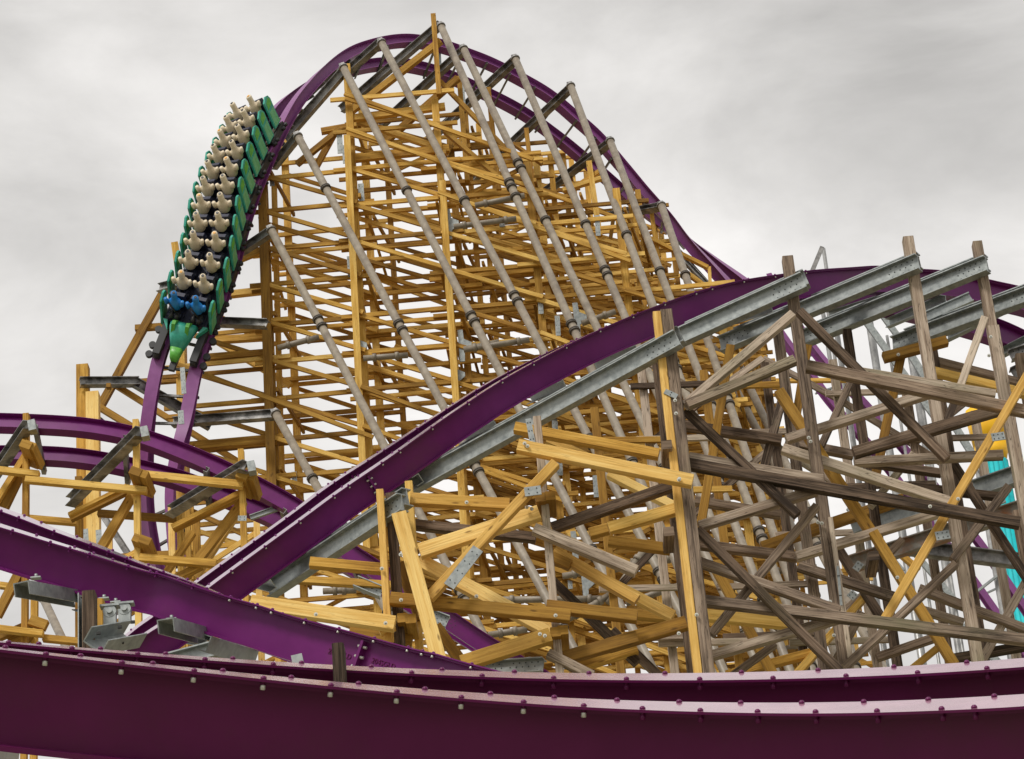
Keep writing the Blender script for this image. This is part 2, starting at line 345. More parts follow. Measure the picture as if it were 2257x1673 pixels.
def make_track(name, label, T, m, m_tie='galv', tie=1.6, tie_s=None, H=RH, wf=.18, bolts=None, ext=.16, loc=None, tieh=.14, joints=None):
    c = T.fr[len(T.fr) // 2][0]
    th = thing(name, label, 'coaster track', (c.x, c.y, 0))
    g2 = GA / 2
    for sgn in (-1, 1):
        mb = MB(); mb.sweep([(p + gd * (g2 * sgn), gd, nn) for p, t, gd, nn in T.fr], prof_rail(H, wf))
        # web joints: a thin pair of plates with bolt heads across the web
        for sj in (joints or []):
            p, t, gd, nn = at(T, sj)
            q = p + gd * (g2 * sgn)
            mb.bbox(q, t, gd, nn, -.018, .018, -wf * .78, wf * .78, -H + .03, -.06)
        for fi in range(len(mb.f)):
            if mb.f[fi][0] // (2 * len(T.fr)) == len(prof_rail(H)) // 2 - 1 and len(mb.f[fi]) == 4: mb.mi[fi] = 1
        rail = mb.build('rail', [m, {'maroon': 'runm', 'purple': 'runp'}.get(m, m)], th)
        for sj in (joints or []):
            p, t, gd, nn = at(T, sj)
            for kk in range(3):
                q = p + gd * (g2 * sgn - wf * .5) + nn * (-.13 - kk * .12)
                b = MB(); b.tube(q - t * .06, q + t * .06, .018, 6); b.build('joint_bolt', 'bolt', rail)
    s = (tie_s[0] if tie_s else .4); end = (tie_s[1] if tie_s else T.s[-1])
    while s < end:
        p, t, gd, nn = at(T, s); mb = MB()
        q = p - nn * (H + tieh / 2 + .004)
        mb.ibeam(q - gd * (g2 + ext), q + gd * (g2 + ext), tieh, tieh * .75, .012, .012, nh=t, channel=True)
        mb.build('crosstie', m_tie, th); s += tie
    if bolts:
        sp, sz, zinc = bolts
        n = 0; s = .3
        while s < T.s[-1] and n < 96:
            p, t, gd, nn = at(T, s)
            for sgn in (-1, 1):
                for e in (-1, 1):
                    p, t, gd, nn = at(T, s + (sp * .42 if e == 1 else 0) + (.07 if sgn == 1 else 0)); q = p + gd * (g2 * sgn + e * wf * .84)
                    b = MB(); b.loft([[q + nn * h + gd * (rr * math.cos(i * .7854)) + t * (rr * math.sin(i * .7854)) for i in range(8)] for h, rr in
                      [(-.056, sz * .6), (-.053, sz * .85), (-.034, sz * .85), (-.03, sz * .6), (-.001, sz * .5), (.001, sz), (sz * .5, sz * .95), (sz * .95, sz * .45)]])
                    b.mi = [1 if i < 24 else 0 for i in range(len(b.mi))]
                    b.build('bolt', [m, 'bolt' if (sgn, e) == (-1, -1) and zinc(s) else m], th); n += 1
            s += sp * (random.choice((1, 1, .5)) if n % 3 else 1)
    return th

# ------ big hill
hill_st = [(405, 1275, 79.6, 358, 1270), (391, 1227, 79.6, 343, 1225), (383, 1140, 79.5, 328, 1140), (382, 1080, 79.4, 324, 1070), (395, 1000, 79.2, 325, 985),
  (412, 930, 79.2, 329, 920), (424, 862, 79.2, 339, 850), (440, 790, 79.2, 357, 775), (474, 703, 79.2, 391, 690), (511, 602, 79.3, 430, 592), (532, 510, 79.5, 462, 500),
  (556, 430, 79.75, 497, 425), (580, 370, 80.05, 530, 365), (600, 320, 80.4, 560, 316), (622, 275, 80.8, 592, 272), (654, 222, 81.4, 638, 220), (700, 172, 82.1, 688, 186),
  (765, 124, 82.8, 740, 165), (835, 100, 83.2, 800, 148), (905, 93, 83.6, 863, 141), (975, 106, 84.0, 930, 150), (1030, 124, 84.3, 985, 168), (1085, 146, 84.7, 1040, 192),
  (1155, 182, 85.1, 1105, 223), (1215, 218, 85.5, 1163, 256), (1273, 268, 85.9, 1222, 298), (1320, 310, 86.2, 1272, 338), (1370, 368, 86.5, 1327, 382), (1415, 420, 86.8, 1378, 428),
  (1450, 458, 87, 1433, 474), (1482, 494, 87.2, 1480, 508), (1520, 542, 87.4, 1532, 548), (1560, 585, 87.6, 1585, 588), (1612, 640, 87.9, 1648, 634), (1670, 705, 88, 1715, 690)]
THILL = solve(hill_st, 1, 8, ref=.2, sm=6)
make_track('hill_track', 'light purple steel track over the tall crest, plunging down at left under the train', THILL, 'lilac', 'galvd', tie=1.0, H=.38, wf=.21, ext=.2, tieh=.1)
# ------ nearest track across the foot of the picture
near_st = [(-160, 1408, 12.6, -160, 1398), (0, 1432, 12.6, 0, 1416), (350, 1466, 12.8, 350, 1443), (700, 1508, 13, 700, 1474), (1108, 1541, 13.1, 1108, 1490), (1400, 1555, 13.1, 1400, 1497),
  (1762, 1559, 12.9, 1762, 1491), (2000, 1554, 12.6, 2000, 1480), (2257, 1541, 12.3, 2257, 1464), (2420, 1526, 12.1, 2420, 1446)]
TNEAR = solve(near_st, 1, 8, sm=90)
make_track('foreground_track', 'deep purple banked track with domed bolts crossing the whole foot of the picture', TNEAR, 'maroon', 'galv', tie=1.45, H=.495, wf=.18,
           bolts=(.36, .016, lambda s: s < 3.6), tieh=.2)
# ------ lower left track
low_st = [(-90, 1122, 30, -90, 1090), (0, 1158, 30, 0, 1122), (94, 1187, 30, 94, 1160), (190, 1217, 30, 190, 1195), (300, 1252, 30, 300, 1238), (394, 1280, 30, 394, 1273),
  (467, 1304, 29.9, 467, 1303), (597, 1345, 29.8, 597, 1349), (700, 1377, 29.6, 700, 1386), (832, 1413, 29.3, 832, 1427), (1018, 1464, 28.8, 1018, 1484), (1115, 1489, 28.5, 1115, 1512), (1300, 1532, 28, 1300, 1560)]
TLOW = solve(low_st, 1, 8, sm=4)
def joint_at(T, u):
    i = min(range(len(T.fr)), key=lambda i: abs(proj(T.fr[i][0] - T.fr[i][2] * (GA / 2))[0] - u)); return T.s[i]
make_track('lower_left_track', 'purple track running down from the left edge with a bolted web joint', TLOW, 'purple', 'galv', tie=1.75, H=.5, wf=.17,
           bolts=(.5, .02, lambda s: s > 4), tieh=.2, joints=[joint_at(TLOW, 820)])
# ------ middle track climbing to the right
mid_st = [(180, 1520, 42, 165, 1500), (299, 1412, 42, 284, 1396), (362, 1370, 42, 345, 1350), (454, 1296, 42, 428, 1284), (655, 1148, 42, 628, 1142), (745, 1082, 42, 722, 1070), (845, 1014, 42, 825, 1004),
  (917, 963, 42, 900, 955), (1000, 905, 42, 987, 898), (1116, 830, 42.2, 1106, 826), (1276, 746, 42.5, 1270, 747), (1436, 678, 43, 1432, 684), (1581, 631, 43.5, 1575, 642),
  (1726, 606, 44.2, 1715, 624), (1840, 597, 45, 1822, 622), (1926, 594, 45.6, 1900, 628), (2062, 603, 46.5, 2020, 652), (2175, 625, 47.2, 2120, 684), (2280, 652, 48, 2215, 716), (2400, 700, 49, 2320, 770)]
TMID = solve(mid_st, 1, 8, sm=5)
make_track('middle_track', 'purple track rising from lower left to the right edge over weathered timbers', TMID, 'purple', 'galv', tie=1.55, H=.5, wf=.17,
           bolts=(.7, .02, lambda s: True), tieh=.18, joints=[joint_at(TMID, u_) for u_ in (800,)])
# ------ left curve
left_st = [(-120, 938, 68, -160, 1002), (0, 938, 68, -35, 1000), (127, 943, 68, 92, 1002), (222, 953, 68, 185, 1009), (318, 973, 68, 280, 1026), (413, 1008, 68, 372, 1047), (508, 1050, 68, 465, 1080),
  (604, 1098, 68, 560, 1118), (680, 1146, 68, 640, 1156), (767, 1218, 68, 735, 1222), (839, 1266, 68, 812, 1270), (920, 1322, 68, 900, 1326), (996, 1372, 68, 980, 1374), (1100, 1440, 68, 1088, 1440), (1250, 1530, 68, 1240, 1530)]
TLEFT = solve(left_st, 1, 8, ref=RH / 2, sm=6)
make_track('left_curve_track', 'purple curved track seen from below at the left, passing in front of the drop', TLEFT, 'purple', 'galvd', tie=2.6, H=.5, wf=.18, ext=.3, tieh=.16)
# ------ far descending track at the right
far_st = [(1640, 620, 110, 1690, 610), (1731, 761, 110, 1780, 755), (1795, 843, 110, 1843, 833), (1840, 900, 110, 1895, 885), (1955, 1030, 110, 1990, 990), (2003, 1097, 110, 2060, 1077), (2116, 1240, 110, 2150, 1191), (2190, 1347, 110, 2240, 1320), (2280, 1480, 110, 2330, 1450)]
TFAR = solve(far_st, 1, 6, ref=RH / 2, sm=4)
make_track('far_track', 'thin purple track dropping to the right behind the weathered trestle', TFAR, 'lilac', 'galv', tie=2.0, H=.4, wf=.15, tieh=.1)

# ------------------------------------------------------------------ traced timbers
def member(mb, c, x1, y1, x2, y2, wpx, Y, th=.16, Y2=None, ch=.008, **kw):
    P = PY(*cc(c, x1, y1), Y); Q = PY(*cc(c, x2, y2), Y2 if Y2 else Y)
    d = proj((P + Q) / 2)[2]; wd = wpx * c[2] / F * d
    mb.beam(P, Q, wd, th, ch=ch, **kw); return P, Q, wd
def post(mb, c, x, y, wpx, Y, th=.2, ch=.01, zb=0.0, **kw):
    P = PY(*cc(c, x, y), Y); d = proj(P)[2]; wd = wpx * c[2] / F * d
    mb.beam(P, V((P.x, P.y, zb)), wd, th, ch=ch, **kw); return P, wd
def plate(parent, c, x1, y1, x2, y2, wpx, Y, th=.02, holes=8, m='galv', name='steel_plate'):
    mb = MB(); P = PY(*cc(c, x1, y1), Y); Q = PY(*cc(c, x2, y2), Y)
    d = proj(P)[2]; wd = wpx * c[2] / F * d; mb.beam(P, Q, wd, th)
    a, xx, n = mb.axes(P, Q, Yh)
    for k in range(holes):
        f = (k // 2 + .5) / max(1, (holes + 1) // 2); e = (-.25 if k % 2 else .25)
        q = P.lerp(Q, f) + xx * (wd * e) - n * (th / 2); mb.tube(q, q - n * .006, .011, 6, mi=1)
    return mb.build(name, [m, 'hole'], parent)

TR = thing('timber_trestle', 'large trestle of weathered grey and fresh yellow timbers carrying the middle track at right', 'coaster trestle', (PY(1700, 1000, 41).x, 42, 0))
def tr(kind, m, c, x1, y1, x2, y2, wpx, Y, th=.16, Y2=None):
    mb = MB(); member(mb, c, x1, y1, x2, y2, wpx, Y + random.uniform(-.012, .012), th, Y2); return mb.build(kind, m, TR)
def trp(m, c, x, y, wpx, Y, th=.22):
    mb = MB(); post(mb, c, x, y, wpx, Y, th); return mb.build('post', m, TR)
FY, RY = 41.0, 44.5
# posts
trp('grey', C5, 287, 456, 62, FY); trp('new', C5, 236, 466, 42, FY - .03, .2)
trp('grey', C5, 936, 170, 58, FY + 1.2); trp('grey', C5, 1580, 65, 56, FY + 2.4); trp('grey', C5, 1950, 90, 50, FY + 3.2); trp('grey', C5, 2035, 540, 62, FY + 3.1, .2)
trp('dark', C5, 232, 700, 45, RY); trp('grey', C5, 885, 560, 52, RY); trp('dark', C5, 1255, 560, 46, RY + .8); trp('dark', C5, 1712, 650, 44, RY + 1.2)
trp('pale', C5, 1165, 1560, 26, FY + 1.1, .1)
trp('grey', C4, 506, 890, 48, FY); trp('dark', C5, 2178, 690, 48, RY + 1)
trp('new', C3B, 655, 30, 44, FY - .2); trp('dark', C3B, 720, 50, 62, FY + .02, .2); trp('yellow', C3B, 830, -20, 46, FY + .6); trp('dark', C5B, 2170, 330, 60, FY + 3.3)
# front ledgers and braces
Lf = FY - .22
for k, m, c, a, b, d, e, wpx, Y in [
 ('brace', 'grey', C5, 385, 958, 965, 470, 44, Lf + .3), ('brace', 'grey', C5, 400, 955, 975, 715, 50, Lf + .1), ('brace', 'dark', C5, 395, 985, 990, 1545, 46, Lf + .5),
 ('brace', 'dark', C5, 1000, 455, 1790, 1245, 46, FY + .9), ('ledger', 'dark', C5, 1040, 748, 2260, 1000, 62, FY + .6), ('ledger', 'grey', C5, 1300, 775, 2050, 900, 42, FY + 1.6),
 ('ledger', 'dark', C5, 385, 1065, 905, 1145, 52, RY - .3), ('ledger', 'grey', C5, 925, 1150, 1290, 1222, 46, RY), ('brace', 'grey', C5, 930, 1140, 1760, 873, 46, FY + 1.7),
 ('brace', 'dark', C5, 1290, 1212, 2065, 982, 60, FY + 1.6), ('ledger', 'grey', C5, 1295, 1262, 2090, 1222, 46, FY + 2), ('brace', 'dark', C5, 1300, 1255, 1760, 1320, 40, RY),
 ('ledger', 'dark', C5, 405, 1272, 2180, 1588, 60, FY + .2), ('ledger', 'pale', C5, 410, 1235, 1125, 1356, 44, FY + .36), ('brace', 'pale', C5, 910, 1190, 1800, 1475, 52, FY + 1.4),
 ('brace', 'grey', C5, 465, 1605, 1090, 1415, 50, FY + .4), ('brace', 'dark', C4, 600, 1555, 1325, 1300, 62, FY + .3),
 ('brace', 'olive', C5, 632, 640, 475, 1590, 46, RY - .8), ('brace', 'olive', C5, 890, 880, 1395, 1652, 56, FY + 1.9), ('brace', 'olive', C5B, 1395, 440, 1830, 1150, 52, FY + 1.8),
 ('brace', 'new', C5, 2225, 790, 1455, 2107, 46, FY + .5), ('brace', 'pale', C5, 1992, 490, 1860, 860, 40, FY + 2.4), ('brace', 'grey', C5, 1860, 860, 1765, 1110, 40, FY + 2.4),
 ('brace', 'grey', C5, 915, 900, 810, 1290, 46, RY - .2), ('brace', 'grey', C5, 1275, 830, 1115, 1180, 36, RY - .3), ('brace', 'dark', C5, 1790, 1215, 2230, 1900, 42, FY + 2.6),
 ('brace', 'olive', C5, 1545, 690, 1410, 1330, 50, RY + .3), ('ledger', 'olive', C5, 1450, 702, 1790, 612, 52, FY + 3.6), ('ledger', 'yellow', C5, 1690, 770, 2210, 895, 46, RY + .5),
 ('ledger', 'dark', C5, 1735, 722, 2230, 850, 42, RY + 1.4), ('brace', 'olive', C5, 1045, 640, 985, 1010, 46, RY + .1),
 ('ledger', 'yellow', C4, 370, 945, 1245, 1108, 62, FY + .45), ('ledger', 'new', C4, 390, 1058, 1450, 1272, 78, FY - .4), ('brace', 'new', C4, 570, 1020, 950, 1190, 50, RY - 1),
 ('brace', 'new', C4, 940, 1225, 1330, 1420, 52, RY - 1.2), ('brace', 'new', C0, 1225, 1022, 946, 1318, 22, FY - .5), ('ledger', 'new', C3B, 840, 78, 1440, 112, 72, FY + .2),
 ('brace', 'new', C3B, 1620, 160, 895, 395, 90, FY - .15), ('brace', 'olive', C4, 1335, 1450, 825, 1590, 60, FY + .8), ('brace', 'pale', C3B, 1590, 258, 2210, 515, 66, FY - .2),
 ('brace', 'new', C3B, 890, 450, 1710, 890, 86, FY + .1), ('brace', 'new', C3B, 770, 165, 1030, 1120, 92, FY - .75), ('ledger', 'dark', C3B, 865, 232, 1600, 312, 58, FY + .9),
 ('ledger', 'olive', C3B, 718, 682, 1810, 788, 76, FY - .3), ('ledger', 'olive', C3B, 1665, 726, 2215, 792, 72, FY - .05), ('ledger', 'yellow', C3B, 70, 560, 725, 600, 46, 52),
 ('ledger', 'yellow', C3B, 230, 462, 665, 500, 62, FY + .5), ('ledger', 'new', C3B, -130, 706, 745, 835, 92, FY - .5), ('ledger', 'olive', C3B, 470, 885, 850, 930, 84, FY + .3),
 ('brace', 'new', C3B, 650, 878, 740, 840, 60, FY - .3), ('brace', 'olive', C3B, 1150, 1075, 1690, 905, 92, FY - .3), ('brace', 'olive', C3B, 1740, 1050, 2215, 915, 76, FY + .1), ('brace', 'yellow', C3B, 1800, 1110, 2215, 985, 62, FY + .6),
 ('brace', 'new', C3B, 1710, 395, 2215, 690, 66, FY + .6), ('brace', 'dark', C3B, 1695, 570, 2215, 1070, 54, FY + .7), ('brace', 'pale', C3B, 1675, 1015, 1945, 1150, 56, FY - .1),
 ('brace', 'olive', C3B, 995, 850, 1160, 1080, 66, FY + .2), ('brace', 'olive', C3B, 770, 470, 900, 800, 66, FY + .4), ('brace', 'olive', C3B, 1680, 420, 1810, 480, 60, FY + .5),
 ('brace', 'grey', C5B, 1092, 300, 528, 985, 42, FY + .75), ('brace', 'dark', C5B, 455, 425, 1215, 1180, 46, FY + .1), ('ledger', 'grey', C5B, 478, 805, 2230, 1018, 56, FY + .3), ('brace', 'grey', C5B, 468, 600, 1215, 860, 48, FY + .55),
 ('brace', 'grey', C5B, 530, 1100, 1215, 900, 48, FY + .55), ('brace', 'grey', C5B, 870, 1040, 630, 1215, 34, FY + .9), ('brace', 'pale', C5B, 985, 572, 1765, 330, 46, FY + 1.9), ('brace', 'grey', C5B, 995, 620, 1515, 790, 50, RY - .3),
 ('brace', 'grey', C5B, 1640, 742, 2230, 965, 46, FY + 2.9), ('brace', 'pale', C5B, 1640, 850, 1880, 925, 40, RY), ('brace', 'grey', C5B, 1835, 610, 1240, 1165, 42, FY + 1), ('brace', 'grey', C5B, 2120, 195, 1820, 590, 44, FY + 2.3),
 ('brace', 'grey', C5B, 2215, 700, 1975, 1130, 44, FY + 3), ('brace', 'dark', C5B, 1415, 1110, 1720, 1005, 42, FY + 2.8), ('brace', 'dark', C5B, 1830, 1115, 2230, 1045, 46, FY + 3.4),
 ('ledger', 'yellow', C5B, 505, 885, 960, 930, 60, RY - .8), ('brace', 'olive', C5B, -20, 1045, 395, 925, 72, FY + .3), ('brace', 'yellow', C5B, -20, 420, 335, 318, 62, FY + .2), ('brace', 'olive', C5B, 545, 620, 860, 1200, 50, RY + .4),
 ('brace', 'yellow', C5B, 1355, 780, 985, 1200, 40, RY + .8), ('brace', 'dark', C5B, 1205, 520, 1440, 900, 46, RY + .6), ('brace', 'yellow', C5B, 610, 1205, 1070, 1085, 46, RY + .9), ('ledger', 'olive', C5B, -20, 485, 310, 530, 56, RY),
 ('ledger', 'olive', C5B, -20, 865, 330, 900, 46, RY), ('brace', 'new', C5B, -20, 710, 325, 890, 60, RY - .6), ('ledger', 'dark', C5B, 440, 270, 900, 345, 44, RY + .3), ('brace', 'olive', C5B, 800, 520, 1560, 260, 56, RY + 1.1),
 ('ledger', 'dark', C5B, 460, 505, 990, 572, 48, RY + .2), ('brace', 'dark', C5B, 0, 965, 250, 1210, 42, RY + .5), ('brace', 'dark', C5B, 1330, 870, 1180, 1160, 44, RY + .5),
 ('ledger', 'dark', C5B, 1560, 190, 2080, 250, 40, RY + 1.5), ('brace', 'grey', C5B, 1610, 20, 1380, 300, 34, RY + .5), ('brace', 'dark', C5B, 1550, 480, 1400, 640, 36, RY + .9), ('brace', 'yellow', C5B, 1500, 520, 1640, 640, 30, 58)]:
    tr(k, m, c, a, b, d, e, wpx, Y)
# second plane of posts, ledgers and crossing braces a few metres behind
rnd = random.Random(11); rear = [1330, 1445, 1585, 1725, 1880, 2035, 2180]; RP = 47.2
zs = [PY(1700, v, RP).z for v in (1620, 1500, 1385, 1270, 1155, 1045, 935, 830, 740)]
for i, u in enumerate(rear):
    P = PY(u, 1100, RP + .25 * i); top = PY(u, [900, 800, 790, 760, 740, 770, 830][i], RP).z
    mb = MB(); mb.beam(V((P.x, P.y, top)), V((P.x, P.y, 0)), .16, .18, ch=.01); mb.build('post', ('olive', 'grey', 'olive', 'dark', 'grey', 'dark', 'grey')[i], TR)
    if i == len(rear) - 1: break
    P2 = PY(rear[i + 1], 1100, RP + .25 * (i + 1))
    for r, z in enumerate(zs[:-1]):
        if z > top: continue
        m = rnd.choice(('dark', 'grey', 'olive', 'pale', 'yellow') if u < 1700 else ('dark', 'grey', 'pale'))
        if rnd.random() < .45: mb = MB(); o = V((0, -.17, rnd.uniform(-.1, .1))); mb.beam(V((P.x - .25, P.y, z)) + o, V((P2.x + .25, P2.y, z)) + o * 1.2, .12, .07, ch=.006); mb.build('ledger', m, TR)
        if rnd.random() < .32:
            mb = MB(); z2 = zs[r + 1]; a, b = (z, z2) if (r + i) % 2 else (z2, z); mb.beam(V((P.x, P.y + .17, a)), V((P2.x, P2.y + .17, b)), .13, .07, ch=.006); mb.build('brace', rnd.choice(('dark', 'grey', 'olive', 'pale')), TR)
# short blocks bolted at joints
for c, x, y in [(C3B, 800, 845), (C3B, 850, 850), (C3B, 1722, 930), (C3B, 1768, 918), (C4, 530, 1420), (C4, 590, 1410), (C5B, 1390, 610), (C5, 290, 1215), (C5B, 300, 480)]:
    mb = MB(); P = PY(*cc(c, x, y), FY + .1); mb.beam(P + V((0, -.35, 0)), P + V((0, .35, 0)), .17, .16, nh=Zh, ch=.01); mb.build('timber_block', 'olive' if c in (C3B, C4) else 'dark', TR)
# steel plates with bolts
for c, a, b, d, e, wpx, Y, h in [(C3B, 1250, 375, 1072, 605, 72, FY - .62, 8), (C4, 430, 1335, 530, 1322, 60, FY - .62, 4), (C4, 452, 890, 480, 1040, 34, FY - .13, 6), (C5, 2030, 1128, 2100, 1118, 46, FY + .35, 6),
  (C5B, 1730, 460, 1805, 448, 50, FY + .35, 6), (C5B, 1205, 620, 1225, 830, 14, FY + 1.0, 4), (C5B, 1270, 790, 1300, 760, 44, RY - .4, 4), (C5B, 1300, 640, 1330, 600, 40, RY - .4, 4), (C5, 280, 880, 345, 910, 30, FY - .14, 2)]:
    plate(TR, c, a, b, d, e, wpx, Y, holes=h)
# bolts with washers standing off the timbers
for c, x, y, Y in [(C4, 1370, 1255, FY - .5), (C4, 430, 1040, FY - .5), (C4, 448, 1056, FY - .5), (C4, 1290, 1430, FY + .6), (C4, 1305, 1446, FY + .6), (C3B, 688, 828, FY - .62), (C3B, 265, 775, FY - .62), (C3B, 782, 688, FY - .42), (C3B, 1720, 782, FY - .42), (C3B, 1240, 665, FY), (C3B, 1180, 95, FY + .1), (C3B, 1545, 125, FY - .27),
   (C3B, 1575, 135, FY - .27), (C3B, 665, 497, FY - .33), (C3B, 780, 412, FY - .9), (C3B, 1625, 895, FY - .42), (C3B, 1655, 905, FY - .42), (C5, 1050, 1130, FY + 1), (C5, 1060, 1150, FY + 1), (C5, 1530, 685, FY + 3.5), (C5, 355, 1355, FY - .52), (C5, 2025, 590, FY + 2.9), (C5, 2015, 690, FY + 2.9), (C5B, 355, 980, FY - .13), (C5B, 450, 880, FY - .13), (C5B, 1700, 300, FY), (C5B, 1850, 260, FY + .3),
   (C5B, 1550, 720, FY + 1.6), (C5B, 1525, 680, FY + 1.6), (C5, 335, 930, FY - .13), (C5, 340, 1000, FY - .13), (C5B, 1185, 990, FY + 1.05), (C5B, 1165, 810, FY + 1.05), (C5B, 1120, 390, FY + 1.05), (C5B, 1100, 385, FY + 1.05)]:
    P = PY(*cc(c, x, y), Y - .02); mb = MB(); mb.tube(P, P + V((0, -.012, 0)), .032, 10); mb.tube(P + V((0, -.012, 0)), P + V((0, -.05, 0)), .016, 6); mb.build('timber_bolt', 'bolt', TR)
# steel outriggers under the middle track: (top edge left, top edge right, web height px, Y left, Y right)
def outrig(parent, m, x1, y1, x2, y2, hpx, Y1, Y2, B=.2, holes=(0, 1), name='outrigger_beam', off=.5, pair=False):
    P = PY(x1, y1, Y1); Q = PY(x2, y2, Y2); d = proj(P.lerp(Q, .5))[2]; H = hpx / F * d
    a = (Q - P).normalized(); x = a.cross((Yh - a * a.y).normalized()); 
    if x.z > 0: x = -x
    P = P + x * H * off; Q = Q + x * H * off
    mb = MB(); mb.ibeam(P, Q, H, B, .022, .02, nh=Yh)
    n = (Yh - a * a.y).normalized()
    for e in holes:
        o, s = ((P, a) if e == 0 else (Q, -a))
        for k in range(5):
            for j in (-.28, 0, .28):
                q = o + s * (.1 + k * .11 + (.05 if j == 0 else 0)) + x * (j * H) - n * .011; mb.tube(q, q - n * .006, .012, 6, mi=1)
    if pair:
        o2 = V((.0, .42, .25)) + a * .10; mb.ibeam(P + o2 + a * .3, Q + o2, H, B, .022, .02, nh=Yh)
    return mb.build(name, [m, 'hole'], parent)
outrig(TR, 'galv', 855, 1078, 1487, 730, 40, 42.6, 40.7, holes=(1,), pair=True)
outrig(TR, 'galv', 1470, 737, 1766, 603, 40, 42.6, 41.9, holes=(1,), pair=True)
outrig(TR, 'galv', 1585, 745, 2021, 562, 38, 45.2, 43.1, pair=True)
outrig(TR, 'galv', 1770, 730, 2172, 566, 38, 46, 43.9, pair=True)
outrig(TR, 'galv', 1967, 745, 2290, 625, 38, 46.6, 44.6, pair=True)
outrig(TR, 'galv', 2035, 690, 2134, 646, 24, 46.2, 46.2, .12, holes=())
outrig(TR, 'galvd', 2221, 775, 2300, 748, 24, 47, 47, holes=(0,)); outrig(TR, 'galvd', 2225, 815, 2300, 780, 36, 46, 46, holes=(0,))
outrig(TR, 'galv', 590, 1282, 884, 1088, 42, 43, 40.6, holes=(1,), pair=True)
outrig(TR, 'galv', 2145, 1062, 2300, 1008, 42, 47, 46, holes=())
outrig(TR, 'galv', 1872, 1148, 2080, 1092, 34, 47, 47, holes=())
outrig(TR, 'rust', 1870, 1228, 2300, 1088, 36, 46.5, 46, holes=())
outrig(TR, 'galvd', 1984, 1190, 2245, 1222, 32, 48, 48, holes=())
outrig(TR, 'galv', 1036, 1462, 1200, 1452, 34, 42, 41.5, holes=(0, 1)); outrig(TR, 'galv', 345, 1450, 540, 1398, 36, 38, 38, holes=(1,)); outrig(TR, 'galv', 790, 1272, 848, 1296, 26, 52, 52, holes=(0,)); outrig(TR, 'galv', 955, 1346, 992, 1360, 28, 55, 55, holes=(0,))
# ------------------------------------------------------------------ left curve trestle
TL = thing('timber_trestle', 'light yellow timber trestle under the left curve, low at the left edge', 'coaster trestle', (PY(200, 1000, 67).x, 68, 0))
def tl(k, m, c, a, b, d, e, wpx, Y, th=.2):
    mb = MB(); member(mb, c, a, b, d, e, wpx, Y + random.uniform(-.02, .02), th, ch=0); mb.build(k, m, TL)
def tlp(m, c, x, y, wpx, Y):
    mb = MB(); post(mb, c, x, y, wpx, Y, .25, ch=0); mb.build('post', m, TL)
LY = 66.0
for x, y, wp, Y, m in [(184, 518, 40, LY, 'yellow'), (944, 560, 42, LY, 'yellow'), (1672, 765, 40, LY, 'yellow'), (548, 955, 48, LY + 4, 'yellow'), (1245, 1050, 40, LY + 4, 'yellow'), (1360, 1240, 50, LY + 5, 'yellow'), (1300, 1120, 34, LY + 6, 'olive')]: tlp(m, CL, x, y, wp, Y)
for k, m, a, b, d, e, wp, Y in [('ledger', 'yellow', -40, 898, 272, 932, 42, LY - .3), ('ledger', 'yellow', 178, 968, 1020, 1045, 44, LY - .3), ('ledger', 'yellow', 975, 932, 1685, 1005, 50, LY - .3),
  ('ledger', 'yellow', 150, 1232, 535, 1266, 40, LY + 3), ('ledger', 'olive', 680, 1200, 1235, 1242, 42, LY + 4), ('ledger', 'yellow', 970, 1512, 1500, 1552, 52, LY - .3), ('brace', 'olive', 205, 795, 20, 1180, 60, LY + .3),
  ('brace', 'olive', 485, 1235, 905, 1030, 56, LY + .6), ('brace', 'yellow', 480, 1215, 880, 1015, 26, LY + .2), ('brace', 'olive', 935, 1050, 705, 1435, 60, LY + .5), ('brace', 'yellow', 1195, 1302, 1690, 1050, 34, LY + .2), ('brace', 'olive', 1205, 1312, 1690, 1078, 34, LY + .7),
  ('brace', 'olive', 1690, 1115, 1280, 1650, 60, LY + .5), ('brace', 'new', 1655, 1195, 1360, 1650, 34, LY + 1.4), ('brace', 'yellow', 1340, 1335, 1150, 1620, 42, LY + 1.8), ('brace', 'yellow', 860, 1525, 1000, 1450, 44, LY + .3), ('brace', 'yellow', 1220, 1650, 1400, 1565, 46, LY - .1),
  ('brace', 'yellow', -40, 1150, 190, 780, 40, LY + .1), ('brace', 'olive', 740, 320, 770, 320, 30, LY + 9)]: tl(k, m, CL, a, b, d, e, wp, Y)
for x, y in [(210, 800), (235, 805), (965, 985), (1010, 1000), (1700, 1010), (1755, 1020), (985, 1450), (1030, 1460)]:
    mb = MB(); P = PY(*cc(CL, x, y), LY - .1 + random.uniform(-.3, .3)); mb.beam(P + V((0, -.63, .03)), P + V((0, .6, .03)), .31, .22, nh=(Zh + Xh * .5).normalized()); mb.build('timber_block', 'olive', TL)
for a, b, d, e, wp, Y in [(130, 370, -20, 660, 62, LY), (0, 448, 170, 470, 40, LY + 3), (-20, 748, 300, 785, 44, LY - .3), (300, 815, 575, 842, 44, LY - .1), (-20, 815, 235, 705, 46, LY + .4), (60, 840, 230, 770, 50, LY + .6), (150, 860, 215, 790, 50, LY + .8), (210, 690, 325, 730, 70, LY - .2)]:
    tl('brace', 'olive' if wp > 45 else 'yellow', CM, a, b, d, e, wp, Y)
tlp('yellow', CM, 240, 540, 44, LY + 1)
